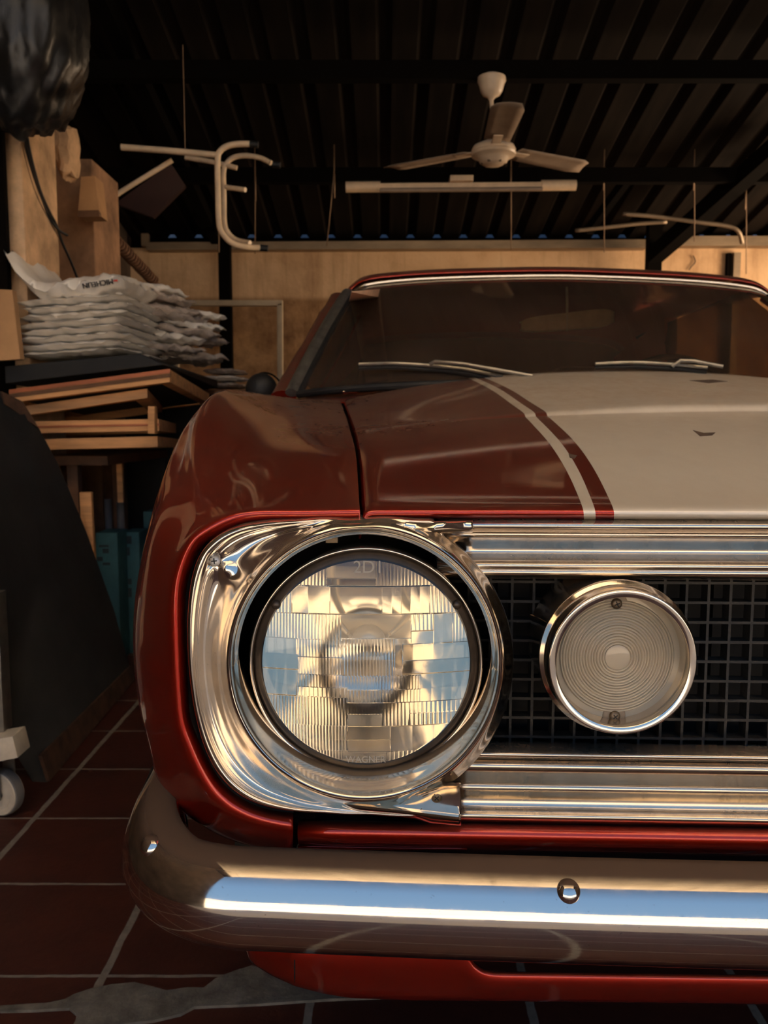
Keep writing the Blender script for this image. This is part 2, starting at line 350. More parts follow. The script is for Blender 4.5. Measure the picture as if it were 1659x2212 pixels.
def text_obj(name, s, size, ext, M, mat, parent):
    cu = bpy.data.curves.new(name, 'FONT'); cu.body = s; cu.size = size; cu.extrude = ext; cu.align_x = 'CENTER'; cu.align_y = 'CENTER'
    t = bpy.data.objects.new('tmp', cu); COL.objects.link(t)
    dg = bpy.context.evaluated_depsgraph_get(); me = bpy.data.meshes.new_from_object(t.evaluated_get(dg))
    bpy.data.objects.remove(t); me.name = name
    me.transform(M)
    w = Vector((0, 0, 0)); q = parent
    while q: w += q.location; q = q.parent
    me.transform(Matrix.Translation(-w))
    me.materials.clear(); me.materials.append(mat); o = bpy.data.objects.new(name, me); link(o, parent); return o
def screw(name, c, r, mat, parent, axis=Vector((0, -1, 0)), rot=.3, h=.0022):
    bm = bmesh.new(); lathe(bm, [(0, h), (r * .45, h * .95), (r * .8, h * .7), (r * .97, h * .3), (r, 0), (r * .9, -.002)], c, axis, 28, 0)
    ax = axis.normalized(); s = Vector((0, 0, 1)).cross(ax).normalized(); u = ax.cross(s)
    for k in range(2):
        a = rot + k * PI / 2; d = s * math.cos(a) + u * math.sin(a); p = Vector(c) + ax * (h * .93)
        bar(bm, p - d * r * .5, p + d * r * .5, r * .2, r * .12, 1, up=ax)
    return part(name, bm, [mat, M_SLOT], parent)
from mathutils.bvhtree import BVHTree
def raydir(px, py): return (P(px, py, 1.0) - Vector((0, 0, ZC))).normalized()
def hit(o, px, py, subsurf=False):
    me = o.data; w = Vector((0, 0, 0)); q = o
    while q: w += q.location; q = q.parent
    bv = BVHTree.FromPolygons([v.co + w for v in me.vertices], [tuple(p.vertices) for p in me.polygons])
    d = raydir(px, py); loc, nn, i, dist = bv.ray_cast(Vector((0, 0, ZC)), d)
    if loc is None: loc, nn = P(px, py, 1.0), -d
    if nn.dot(d) > 0: nn = -nn
    return loc, nn
# ================================================================== CAR
car = thing('car', Vector((XC(2.8), 2.8, 0)), 'dusty candy-red classic coupe with silver hood stripes, parked nose-out filling the garage', 'car')
# ---- fender (front wing)
def W(x, y, z): return Vector((x, y, z))
st = {
 'A': [P(775, 1126, .642), P(776, 1117, .632), P(776, 1108, .629), P(775, 1094, .640), P(772, 1040, .740), P(767, 980, .905), P(755, 930, 1.2), P(742, 887, 1.6), P(733, 864, 2.0)],
 'B': [P(620, 1126, .642), P(620, 1118, .632), P(620, 1110, .629), P(620, 1095, .641), P(622, 1038, .740), P(625, 975, .90), P(640, 922, 1.2), P(655, 880, 1.6), P(667, 862, 2.0)],
 'C': [P(520, 1134, .642), P(515, 1126, .632), P(511, 1117, .629), P(505, 1102, .642), P(503, 1045, .735), P(512, 972, .89), P(545, 905, 1.15), P(590, 872, 1.55), P(635, 861, 2.0)],
 'D': [P(453, 1166, .642), P(445, 1159, .632), P(438, 1151, .629), P(430, 1132, .645), P(425, 1062, .715), P(423, 958, .87), P(455, 862, 1.12), P(520, 845, 1.5), P(600, 860, 2.0)],
 'Q': [P(436, 1180, .642), P(427, 1174, .632), P(418, 1168, .629), P(410, 1150, .645), P(403, 1080, .712), P(402, 978, .862), P(438, 876, 1.10), W(-.246, 1.5, .852), W(-.268, 2.0, .858)],
 'E': [P(409, 1236, .642), P(399, 1231, .632), P(389, 1225, .630), P(372, 1205, .648), P(347, 1140, .70), P(350, 1065, .79), P(399, 935, 1.0), W(-.264, 1.5, .82), W(-.280, 2.0, .83)],
 'F': [P(399, 1340, .642), P(388, 1340, .632), P(377, 1340, .630), P(352, 1336, .645), P(318, 1328, .68), P(292, 1318, .745), W(-.246, .92, .672), W(-.268, 1.5, .70), W(-.285, 2.0, .71)],
 'G': [P(404, 1485, .642), P(394, 1487, .632), P(383, 1490, .630), P(357, 1493, .645), P(322, 1494, .68), P(297, 1488, .74), W(-.243, .90, .60), W(-.268, 1.5, .685), W(-.285, 2.0, .64)],
 'H': [P(429, 1603, .642), P(420, 1610, .632), P(409, 1617, .630), P(387, 1630, .645), P(352, 1640, .68), P(326, 1617, .74), W(-.230, .89, .51), W(-.242, 1.0, .51), W(-.250, 1.12, .54)],
 'I': [P(480, 1693, .642), P(472, 1704, .632), P(463, 1716, .630), P(445, 1736, .645), P(408, 1750, .68), P(374, 1724, .745), W(-.208, .87, .445), W(-.222, .97, .43), W(-.230, 1.07, .42)],
 'J': [P(560, 1745, .642), P(555, 1757, .632), P(549, 1769, .630), P(538, 1790, .642), P(505, 1815, .68), W(-.130, .74, .440), W(-.150, .83, .41), W(-.17, .92, .385), W(-.18, 1.0, .37)],
 'K': [P(633, 1758, .642), P(633, 1771, .632), P(633, 1785, .629), P(633, 1812, .638), P(633, 1842, .665), W(-.075, .72, .435), W(-.09, .8, .405), W(-.1, .88, .375), W(-.1, .96, .36)],
}
keys = 'ABCDQEFGHIJK'
C = [[st[k][v] for k in keys] for v in range(9)]
G = loft(C, 7, 9)
bm = bmesh.new()
low = [p + Vector((0.0008, .002, -.014)) for p in [r[0] for r in G]]
gridfaces(bm, [[l] + r for l, r in zip(low, G)])
fender = part('fender', bm, M_RED, car, 60); solidify(fender, .0016, 0)
# lip return around the headlight bezel (dark gap)
bm = bmesh.new()
g0 = G[0]; gridfaces(bm, [g0, [p + Vector((0, .03, 0)) for p in g0]])
ret = part('fender_flange', bm, M_DARKIN, car); solidify(ret, .001, 0)
# ---- hood
rows = [  # Y, py seam, py mid, px seam, e1, e2, e3, crease lift
 (.645, 1119, 1119, 785, 1263, 1285, 1311, 0), (.634, 1117, 1118, 785, 1263, 1285, 1311, 0), (.628, 1111, 1112, 785, 1262, 1285, 1311, 0), (.6275, 1105, 1105, 785, 1261, 1284, 1310, 0), (.634, 1098, 1097, 785, 1259, 1282, 1308, 0),
 (.65, 1089, 1089, 785, 1256, 1279, 1305, 0), (.70, 1067, 1069, 783, 1248, 1271, 1298, 0), (.80, 1026, 1017, 781, 1226, 1251, 1276, 0), (.95, 978, 959, 776, 1192, 1218, 1242, 0), (1.10, 948, 921, 770, 1160, 1184, 1207, 0),
 (1.22, 930, 897.5, 766, 1140, 1162, 1183, 0), (1.242, 927.5, 893.8, 765, 1136, 1158, 1179, 0), (1.245, 927.3, 893.5, 765, 1136, 1158, 1179, .0005), (1.250, 926, 892.8, 764.5, 1135, 1157, 1177, .0045), (1.256, 925.5, 892.0, 764.5, 1134, 1156, 1176, .0085), (1.266, 924.5, 890.2, 764, 1132, 1154, 1173, .0105), (1.30, 922, 886, 763, 1127, 1149, 1167, .0115),
 (1.45, 905, 862, 757, 1100, 1120, 1137, .006), (1.60, 890, 840, 751, 1076, 1095, 1111, .004), (1.80, 874, 818, 746, 1043, 1060, 1074, .002), (2.00, 864, 801, 743, 1012, 1026, 1037, 0)]
HG = []
for (Y, ps, pm, s, e1, e2, e3, lift) in rows:
    zs = P(800, ps, Y).z; Xs = P(s, ps, Y).x; xc = XC(Y); 
    Xm = P(1400, pm, Y).x; zm0 = P(1400, pm, Y).z
    def g(q): return 1 - (1 - min(q, 1)) ** 2.3
    qm = (Xm - Xs) / (xc - Xs); amp = (zm0 - zs) / g(qm)
    def zf(x): q = (x - Xs) / (xc - Xs); return zs + amp * g(q) + lift * min(1, max(0, q - .2) * 2.0)
    def solve(px):
        z = zs
        for _ in range(12): z = zf(PZ(px, z, Y).x)
        return PZ(px, z, Y).x
    xk = [Xs] + [solve(e) for e in (e1, e2, e3)] + [xc]
    xs = []
    for a, b_, n in zip(xk, xk[1:], (14, 1, 1, 12)): xs += list(np.linspace(a, b_, n, endpoint=False))
    xs.append(xc)
    V_nose = 0
    left = [Vector((x, Y, zf(x))) for x in xs]
    # the nose is slightly pointed towards the car's centre
    for p in left: p.y -= 0.03 * max(0, p.x - .12) * max(0, 1 - (Y - .63) / .5)
    HG.append([left[0] + Vector((-.0005, 0, -.013))] + left)
# smooth rows along depth with a spline (keep crease rows sharp enough)
A = np.array([[tuple(p) for p in r] for r in HG]); full = []
for r in A:
    L = [Vector(p) for p in r]; full.append(L + [mir(p) for p in L[-2::-1]])
bm = bmesh.new(); ncol = len(full[0])
def hm(j, i):
    c = i if i < (ncol - 1) / 2 else ncol - 2 - i
    return 0 if c < 15 else (1 if c == 15 else (0 if c == 16 else 1))
gridfaces(bm, full, hm, flip=False)
hood = part('hood', bm, [M_RED, M_SILV], car, 60); 
sb = hood.modifiers.new('round', 'SUBSURF'); sb.levels = 2; sb.render_levels = 2; sb.subdivision_type = 'CATMULL_CLARK'
solidify(hood, .002, 0)
# scuffs lying on the hood
def hoodpt(px, py):
    best = None
    for j in range(len(full) - 1):
        for i in range(1, ncol // 2 + 8):
            p = full[j][i]
            d = Vector((p.x, p.y - 0, p.z - ZC)); dep = d.y * CP - d.z * SP; qx = CXP + FPX * p.x / dep; qy = CYP - FPX * (d.y * SP + d.z * CP) / dep
            e = (qx - px) ** 2 + (qy - py) ** 2
            if best is None or e < best[0]: best = (e, p, p.y)
    return best[1]
for pts_, mt_, lb in (([(1476, 857), (1520, 849), (1548, 834), (1530, 832), (1500, 842)], 'l', 'pale streak in the dust'), ([(1488, 823), (1530, 829), (1572, 825), (1540, 821)], 'd', 'dark smudge on the hood'), ([(1496, 931), (1520, 937), (1545, 936), (1538, 942), (1512, 944)], 'd', 'dark scuff on the stripe'), ([(1228, 982), (1246, 986), (1240, 993), (1230, 990)], 'd', 'dark chip in the red pinstripe')):
    vs_ = [hit(hood, *p)[0] + Vector((0, -.0006, .0012)) for p in pts_]; bm = bmesh.new(); a_ = [bm.verts.new(v) for v in vs_]; c_ = [bm.verts.new(v + Vector((0, 0, -.0012))) for v in vs_]; bm.faces.new(a_); bm.faces.new(c_[::-1])
    for i in range(len(a_)): bm.faces.new([a_[i], c_[i], c_[(i + 1) % len(a_)], a_[(i + 1) % len(a_)]])
    o = part('paint_scuff', bm, M_SCUFL if mt_ == 'l' else M_SCUFD, hood, 30); tag(o, lb)
# engine bay and inner structure so that gaps read black
bm = bmesh.new()
box(bm, (-.15, .80, .36), (1.38, 1.95, .70)); box(bm, (-.06, .70, .40), (1.30, .82, .485)); 
hexa(bm, [W(-.14, .78, .715), W(1.38, .78, .715), W(1.28, 1.95, .83), W(-.15, 1.95, .83)], [W(-.14, .78, .65), W(1.38, .78, .65), W(1.28, 1.95, .65), W(-.15, 1.95, .65)])
part('engine_bay', bm, M_BLACK, car)
bm = bmesh.new()   # backing behind the headlight hole
lathe(bm, [(.118, 0), (.112, -.05), (.112, -.13), (0, -.14)], P(788, 1430, .645), seg=48)
hb = part('headlight_bucket', bm, M_BLACK, car); solidify(hb, .001)
# ---- cross-car trims
def noseY(X): return -0.035 * (X - .16) if X < .637 else -0.035 * (.637 - .16) + 0.035 * (X - .637)
def sweep(name, prof, x0, x1, mat, px=1300, n=40, parent=car, extra=None, endfall=None):
    pts = [P(px, py, Y) for py, Y in prof]
    A = np.array([(p.y, p.z) for p in pts]); d = np.concatenate([[0], np.cumsum(np.linalg.norm(np.diff(A, axis=0), axis=1) ** .6)])
    q = resamp(d, 3); B = cubic(d, A, q)
    G = []
    for X in np.linspace(x0, x1, n):
        G.append([Vector((X, y + noseY(X) + (extra(X) if extra else 0), z)) for y, z in B])
    bm = bmesh.new(); gridfaces(bm, G, flip=True)
    o = part(name, bm, mat, parent, 80); solidify(o, .0015, 0); return o
XL = P(1005, 1150, .635).x
sweep('upper_grille_trim', [(1121, .646), (1125, .636), (1130, .6315), (1138, .630), (1144, .633), (1148, .639), (1151, .643), (1155, .642), (1163, .646), (1178, .652), (1194, .653), (1206, .648), (1212, .641), (1217, .635), (1224, .633), (1231, .635), (1236, .634), (1242, .635), (1246, .641), (1248, .655), (1250, .69)], P(945, 1150, .635).x, 1.25, M_ALU)
sweep('lower_grille_trim', [(1602, .71), (1612, .672), (1621, .648), (1626, .638), (1632, .634), (1638, .637), (1643, .643), (1648, .640), (1655, .636), (1664, .636), (1674, .640), (1690, .646), (1699, .6475), (1703, .6465), (1720, .649), (1738, .649), (1750, .646), (1756, .638), (1763, .633), (1770, .633), (1776, .638), (1780, .646), (1781, .665)], P(930, 1650, .64).x, 1.25, M_ALU)
sweep('lower_nose_panel', [(1781, .652), (1785, .640), (1794, .632), (1806, .6285), (1818, .629), (1828, .634), (1836, .643), (1841, .66)], P(641, 1800, .63).x, 1.30, M_RED)
# deeper flap left of the opening
bm = bmesh.new(); xa = P(641, 1830, .64).x; xb = P(1010, 1830, .64).x; Gf = []
for t in np.linspace(0, 1, 14):
    X = xa + (xb - xa) * t; dz = -.012 * (1 - t ** 5); y0 = .640 + noseY(X)
    z1 = P(800, 1832, .645).z
    Gf.append([Vector((X, y0, z1)), Vector((X, y0 + .008, z1 + dz * .5)), Vector((X, y0 + .025, z1 + dz - .001)), Vector((X, y0 + .05, z1 + dz - .003))])
gridfaces(bm, Gf, flip=True); o = part('nose_panel_flap', bm, M_RED, car); solidify(o, .0015, 0)
# ---- grille
GY = .690
bm = bmesh.new()
zt = P(1300, 1235, GY).z; zb = P(1300, 1625, GY).z; sxp = 47.0 / FPX * GY; szp = 43.5 / FPX * GY
x0 = P(1103, 1400, GY).x - 3 * sxp; nb = 0; X = x0
while X < 1.22:
    y = GY + noseY(X) * 1.0; box(bm, (X - .0011, y - .006, zb - .01), (X + .0011, y + .008, zt + .01)); X += sxp
z = P(1200, 1297, GY).z + szp
while z > zb - .004:
    k = 24
    for i in range(k):
        xa = x0 + (1.22 - x0) * i / k; xb = x0 + (1.22 - x0) * (i + 1) / k
        bar(bm, (xa, GY + .0005 + noseY(xa), z), (xb, GY + .0005 + noseY(xb), z), .013, .0023)
    z -= szp
part('grille_mesh', bm, M_GRILLE, car)
bm = bmesh.new(); box(bm, (.05, .735, .40), (1.22, .79, .72)); box(bm, (.03, .70, .712), (1.22, .79, .722))
for i in range(6): box(bm, (.10 + i * .19, .722, .42), (.13 + i * .19, .735, .70))
part('radiator_support', bm, M_DARKIN, car)
# ---- headlight bezel
cx, cy, RI = 788.0, 1430.0, 283.0
poly = [(1010, 1128), (900, 1127), (760, 1127), (640, 1127), (560, 1130), (500, 1140), (465, 1156), (436, 1182), (420, 1215), (410, 1260), (405, 1310), (404, 1370), (406, 1430), (412, 1490), (423, 1555), (440, 1615), (465, 1668), (500, 1708), (545, 1735), (600, 1748), (700, 1755), (800, 1758), (900, 1764), (990, 1772)]
pa = [math.atan2(cy - y, x - cx) % (2 * PI) for x, y in poly]; pr = [math.hypot(x - cx, cy - y) for x, y in poly]
nu = 300; ths = [2 * PI * i / nu for i in range(nu)]
def rout(th):
    base = 321.0
    lo, hi = math.radians(66), math.radians(287)
    r = interp(th % (2 * PI), _ths, _rs)
    if th < lo: k = max(0, 1 - (lo - th) / .16); 
    elif th > hi: k = max(0, 1 - (th - hi) / .16)
    else: k = 1
    k = k * k * (3 - 2 * k)
    return base * (1 - k) + r * k, k
_ths = np.linspace(0, 2 * PI, 721)[:-1]
_r = np.array([interp(t, pa, pr) for t in _ths]); _k = np.exp(-.5 * (np.arange(-24, 25) / 7.0) ** 2); _k /= _k.sum()
_rs = np.convolve(np.concatenate([_r[-24:], _r, _r[:24]]), _k, 'valid')
R3 = RI / FPX * .607; CR = P(cx, cy, .607)
G = []; 
radial = []
for th in ths:
    ro, k = rout(th); w = ro - RI
    c, s = math.cos(th), math.sin(th)
    row = []
    dwn = max(0, min(1, -math.sin(th) * 1.4 + .25)); dwn = dwn * dwn * (3 - 2 * dwn)
    for Y in (.6125 + .046 * dwn, .6115 + .028 * dwn, .6105 + .010 * dwn): row.append(Vector((CR.x + c * R3 * (1 - (Y - .607) * .25), Y, CR.z + s * R3 * (1 - (Y - .607) * .25))))
    a = min(11, w * .38); b2 = min(24, w * .72)
    def pt(r, Y): return P(cx + c * r, cy - s * r, Y)
    row += [pt(RI, .609), pt(RI + a * .35, .6025), pt(RI + a, .600), pt(RI + a + (b2 - a) * .5, .6025), pt(RI + b2, .609)]
    L = w - b2; amp = min(1.0, max(0.0, (L - 6) / 70.0)); amp = amp * amp * (3 - 2 * amp)
    for t, dy in ((.08, .0125), (.15, .0150), (.24, .0185), (.34, .0220), (.44, .0240), (.53, .0245), (.60, .0230), (.655, .0200), (.695, .0185), (.72, .0192), (.74, .0185), (.77, .0135), (.81, .0095), (.86, .0070), (.91, .0066), (.96, .0085), (1.0, .0125)):
        flat = .009 + .014 * (t if k > .5 else t)
        rr = RI + b2 + L * t; Y = .600 + (dy * amp + (1 - amp) * (flat if k < .5 else .010 + .004 * t))
        x = cx + c * rr; y = cy - s * rr
        # screw pocket and pressed dimple in the top left corner
        d1 = math.hypot(x - 465, y - 1212); Y += .004 * math.exp(-(d1 / 16) ** 2)
        d2 = math.hypot(x - 487, y - 1228); Y -= .007 * math.exp(-(d2 / 20) ** 2)
        row.append(P(x, y, Y))
    last = row[-1]; row.append(Vector((last.x - .0006 * c, last.y + .012, last.z))); row.append(Vector((last.x - .0006 * c, last.y + .03, last.z)))
    G.append(row)
bm = bmesh.new(); nr = len(G[0])
V = [[bm.verts.new(p) for p in r] for r in G]
for i in range(nu):
    for j in range(nr - 1):
        bm.faces.new([V[i][j], V[(i + 1) % nu][j], V[(i + 1) % nu][j + 1], V[i][j + 1]])
bez = part('headlight_bezel', bm, M_CHR, car, 80)
sb = bez.modifiers.new('round', 'SUBSURF'); sb.levels = 1; sb.render_levels = 1
# top and bottom mounting flanges
def flange(name, us, rowsf, mat=M_CHR):
    G = [[P(u, f(u)[0] if callable(f) else f, (y(u) if callable(y) else y) + .022 * max(0, 1 - (u - us[0]) / 130)) for f, y in rowsf] for u in us]
    bm = bmesh.new(); gridfaces(bm, G, flip=True); o = part(name, bm, mat, bez, 80); solidify(o, .001, 0); return o
wob = lambda u, a: a * math.sin(u * .035) * max(0, (u - 860) / 160)
us = list(np.linspace(600, 1021, 60))
flange('top_flange', us, [(lambda u: (1126 + wob(u, 1),), .626), (lambda u: (1127.5 + wob(u, 1),), .614), (lambda u: (1132 + wob(u, 1),), lambda u: .6095 + .0012 * math.sin(u * .05) * (u > 850)), (lambda u: (1140 + wob(u, -1),), lambda u: .6090 + .0012 * math.sin(u * .045 + 1) * (u > 850)), (lambda u: (1146 + wob(u, 1),), .6115), (lambda u: (1149 + wob(u, 2),), .617), (lambda u: (1151 + wob(u, 2),), .630)])
T = lambda xs, ys: (lambda u: (interp(u, xs, ys),))
r0 = T([560, 640, 700, 800, 870, 905, 935, 960, 996], [1668, 1703, 1714, 1721, 1719, 1713, 1702, 1694, 1693])
off = lambda f, d: (lambda u: (f(u)[0] + d,))
bead = T([560, 700, 800, 880, 996], [1713, 1731, 1742, 1751, 1765]); bot = T([560, 700, 860, 900, 930, 996], [1738, 1752, 1763, 1768, 1777, 1783])
mid = lambda u: ((r0(u)[0] + 9) * .5 + (bead(u)[0] - 5) * .5,)
flange('bottom_flange', list(np.linspace(640, 996, 70)), [(off(r0, -5), .626), (off(r0, 0), .613), (off(r0, 4), .609), (off(r0, 8), .6125), (mid, .6150), (off(bead, -6), .6145), (off(bead, -2), .609), (off(bead, 1), .6065), (off(bead, 6), .609), (lambda u: ((bead(u)[0] + bot(u)[0]) / 2 + 3,), .614), (off(bot, -1), .619), (off(bot, 1), .632)])
screw('screw', hit(bez, 465, 1211)[0] + Vector((0, -.0022, 0)), .0043, M_SCREW, bez, Vector((0, -1, .15)), .1)
screw('screw', P(943, 1722, .6145), .0044, M_SCREWD, bez, rot=.8)
# ---- headlight
LC = P(791, 1430, .634); LR = 258 / FPX * .634
hl = bpy.data.objects.new('headlight', None); hl.location = LC - car.location; link(hl, car)
bm = bmesh.new()
lathe(bm, [(LR * .985, -.03), (LR * 1.0, -.012), (LR * 1.003, 0), (LR * .997, .0022), (LR * .985, .0030), (LR * .972, .0022), (LR * .968, -.001), (LR * .967, -.004)], LC, seg=128)
part('retaining_ring', bm, M_CHR, hl, 80)
bm = bmesh.new(); lathe(bm, [(LR * .970, -.003), (LR * .955, -.0005), (LR * .935, .0012), (LR * .905, .0018), (LR * .885, .0030)], LC, seg=128)
part('lens_rim', bm, M_EDGE, hl, 80)
# lens: smooth dome in front, pressed prisms behind (pattern measured in a 1659-px wide crop, 2.242 px per photo px)
PCX, PCY, PSC = 921.0, 741.0, 2.242 * 258.0
regs = [  # x0,x1,y0,y1,pitch,amp,tiltx,tilty
 (600, 730, 225, 355, 17, 1, 0, 0), (730, 970, 225, 318, 0, 0, 0, .10), (730, 970, 318, 352, 0, 0, 0, .45), (970, 1290, 225, 355, 17, 1, 0, .05),
 (470, 560, 355, 490, 17, 1, 0, .05), (560, 640, 355, 490, 80, .35, 0, .25), (640, 745, 355, 490, 105, .30, 0, .22), (745, 1000, 355, 490, 0, 0, 0, .30), (1000, 1230, 355, 490, 46, .22, 0, .26), (1230, 1400, 355, 490, 18, .9, 0, .1),
 (430, 800, 490, 612, 15.5, 1.1, 0, 0), (800, 1140, 490, 605, 0, 0, 0, -.08), (1140, 1250, 490, 572, 19, .9, 0, .1), (1250, 1345, 490, 640, 47, .2, .12, .15), (1345, 1450, 490, 635, 17, .9, 0, 0), (1140, 1250, 572, 640, 0, 0, .1, .2),
 (395, 590, 612, 690, 46, .30, 0, -.15), (395, 590, 690, 765, 46, .30, 0, .12), (590, 805, 612, 700, 15, 1.0, 0, 0), (590, 805, 700, 785, 15, 1.0, 0, -.12), (805, 1060, 605, 712, 15.5, 1.0, 0, .05), (805, 1060, 712, 790, 15.5, 1.0, 0, -.06), (1060, 1100, 605, 790, 40, .4, 0, 0),
 (1100, 1470, 635, 715, 50, .25, 0, -.18), (1100, 1470, 715, 782, 50, .25, 0, .10),
 (395, 580, 765, 900, 46, .32, .05, .18), (580, 830, 785, 850, 15, 1.0, 0, .1), (580, 830, 850, 922, 22, .9, 0, -.16), (830, 1190, 790, 860, 15, 1, 0, .04), (830, 1190, 860, 925, 17, 1, 0, -.12), (1190, 1470, 782, 860, 50, .28, 0, .14), (1190, 1470, 860, 925, 50, .28, 0, -.16),
 (400, 830, 900, 1050, 16, 1.1, 0, .04), (830, 1000, 925, 985, 15, .8, 0, 0), (830, 1000, 985, 1050, 0, 0, 0, -.12), (1000, 1130, 925, 1050, 18, .7, 0, 0), (1130, 1460, 925, 985, 23, .8, 0, -.05), (1130, 1460, 985, 1050, 23, .8, 0, .12),
 (430, 830, 1050, 1125, 16, 1.1, 0, -.05), (430, 830, 1125, 1187, 16, 1.1, 0, .08), (830, 1040, 1050, 1125, 0, 0, 0, .06), (830, 1040, 1125, 1190, 0, 0, 0, -.16), (1040, 1400, 1050, 1190, 110, .22, .06, .1),
 (480, 800, 1187, 1245, 15, 1, 0, 0), (800, 1020, 1195, 1235, 0, 0, 0, .1), (1020, 1350, 1190, 1245, 22, .9, 0, 0)]
def lens_pattern(X, Yv):
    H = np.zeros_like(X); 
    for (x0, x1, y0, y1, pitch, amp, tx, ty) in regs:
        m = (X >= x0) & (X < x1) & (Yv >= y0) & (Yv < y1)
        h = np.zeros_like(X)
        if pitch:
            ph = ((X - x0) / pitch) % 1.0
            h += amp * pitch * (0.5 - (2 * ph - 1) ** 2 * .5) * .46
        h += tx * (X - (x0 + x1) / 2) + ty * (Yv - (y0 + y1) / 2)
        H[m] = h[m] + .5
    return H
n = 560; RL = LR * .90
q = np.linspace(-1, 1, n); QX, QZ = np.meshgrid(q, q)
# square -> disc mapping kept axis-aligned by clipping
rr = np.sqrt(QX ** 2 + QZ ** 2); msk = rr <= 1.0
gx_ = PCX + QX * .90 * PSC; gy_ = PCY - QZ * .90 * PSC
Hh = lens_pattern(gx_, gy_); fade = np.clip((1 - rr) / .02, 0, 1)
mm = LR / PSC    # metres per crop px
dome = lambda r: .003 + .0115 * (1 - r ** 2)
fr_ = dome(np.minimum(rr, 1)); bk_ = fr_ - .0032 - Hh * mm * .62 * fade
# snap outermost samples onto the circle
sc_ = np.where((rr > 1.0) & (rr < 1.0 + 3.0 / n), 1.0 / rr, 1.0); keep = rr < 1.0 + 2.2 / n
XX = LC.x + QX * sc_ * RL; ZZ = LC.z + QZ * sc_ * RL
idx = -np.ones((n, n), int); idx[keep] = np.arange(keep.sum())
Vf = np.stack([XX[keep], LC.y - fr_[keep], ZZ[keep]], 1); Vb = np.stack([XX[keep], LC.y - bk_[keep], ZZ[keep]], 1)
a, b_, c_, d_ = idx[:-1, :-1], idx[:-1, 1:], idx[1:, 1:], idx[1:, :-1]
ok = (a >= 0) & (b_ >= 0) & (c_ >= 0) & (d_ >= 0)
Ff = np.stack([a[ok], b_[ok], c_[ok], d_[ok]], 1); nv = len(Vf)
# rim wall
from collections import Counter
ed = Counter()
E = np.concatenate([Ff[:, [0, 1]], Ff[:, [1, 2]], Ff[:, [2, 3]], Ff[:, [3, 0]]]); key = {}
es = set(map(tuple, E.tolist())); bd = [e for e in es if (e[1], e[0]) not in es]
Fw = np.array([(e[1], e[0], e[0] + nv, e[1] + nv) for e in bd])
lens = numpy_mesh('glass_lens', np.concatenate([Vf, Vb]), np.concatenate([Ff, Ff[:, ::-1] + nv, Fw]), M_GLASS, hl)
# reflector bowl with bulb shield
bm = bmesh.new(); prof = [(LR * .93 * t, -.072 + .068 * t * t) for t in np.linspace(.14, 1, 24)]
lathe(bm, [(0, -.074), (LR * .05, -.074)] + prof, LC, seg=96); part('reflector', bm, M_MIRR, hl, 80)
bm = bmesh.new(); sc = LC + Vector((.001, 0, .006)); lathe(bm, [(0, -.030), (.008, -.031), (.0125, -.035), (.014, -.042), (.014, -.050)], sc, seg=32)
for s in (-1, 1): tube(bm, [sc + Vector((s * .014, .048, 0)), sc + Vector((s * .016, .066, 0))], .0012, 8)
o = part('bulb_shield', bm, M_REFL2, hl); solidify(o, .0006)
for (x, y) in ((597, 1306), (987, 1306), (785, 1680)):
    d = Vector((x - 791, 0, -(y - 1430))).normalized(); c = P(x, y, .632); bm = bmesh.new()
    lathe(bm, [(0, .0035), (.0022, .0032), (.0034, .002), (.0038, -.002)], c, seg=20); part('aiming_pad', bm, M_EDGE, hl)
YM = Matrix.Rotation(PI / 2, 4, 'X')
def lensY(px, py): r = math.hypot(px - 791, py - 1430) / 258 / .90; return LC.y - dome(min(r, 1)) - .0002
def lettering(s, px, py, size):
    for k, ch in enumerate(s):
        pass
    p = P(px, py, lensY(px, py)); return text_obj('lettering', s, size, .0003, Matrix.Translation(p) @ YM, M_LETT, hl)
lettering('2D1', 796, 1226, .0135); lettering('WAGNER', 790, 1641, .0072)
# clip on the top of the black gap
bm = bmesh.new(); box(bm, tuple(P(706, 1168, .64)), tuple(P(730, 1158, .632) + Vector((0, -.004, 0)))); part('retainer_clip', bm, M_SCREWD, hl)
# ---- turn signal lamp
ts = bpy.data.objects.new('turn_signal', None); TC = P(1346, 1432, .605); ts.location = TC - car.location; link(ts, car)
R1 = 164 / FPX * .605
bm = bmesh.new()
lathe(bm, [(R1 * 1.04, -.075), (R1 * 1.045, -.024), (R1 * 1.075, -.0205), (R1 * 1.085, -.0175), (R1 * 1.075, -.015), (R1 * 1.03, -.0140), (R1 * 1.012, -.010), (R1 * 1.005, -.004), (R1 * .998, -.0008), (R1 * .990, .0001), (R1 * .980, .0002), (R1 * .905, .0002), (R1 * .893, -.0008), (R1 * .890, -.0035), (R1 * .885, -.014), (R1 * .878, -.0235)], TC, seg=128)
o = part('lamp_bezel', bm, M_CHR, ts, 80)
LP = TC + Vector((0, .0195, 0)); RT = R1 * .885
n = 300; q = np.linspace(-1, 1, n)
prof = []
def ringh(r):  # r in units of RT
    if r < .20: return .0022 * math.sqrt(max(0, 1 - (r / .20) ** 2)) * .6 + .0006
    if r < .90:
        ph = ((r - .20) / (.70 / 16)) % 1.0; return .0017 * math.sin(ph * PI) ** .8
    return 0
prof = []
for t in np.linspace(0, 1, 260):
    prof.append((RT * t, .0012 + ringh(t) + .003 * (1 - t * t)))
prof += [(RT, -.003)] + [(RT * t, -.003) for t in (.8, .5, .2)] + [(0, -.003)]
bm = bmesh.new(); lathe(bm, prof, LP, seg=128); part('lamp_lens', bm, M_PLENS, ts, 25)
bm = bmesh.new(); lathe(bm, [(0, -.045)] + [(RT * t, -.045 + .036 * t * t) for t in np.linspace(.1, 1.0, 20)], LP, seg=64); part('lamp_reflector', bm, M_REFL2, ts)
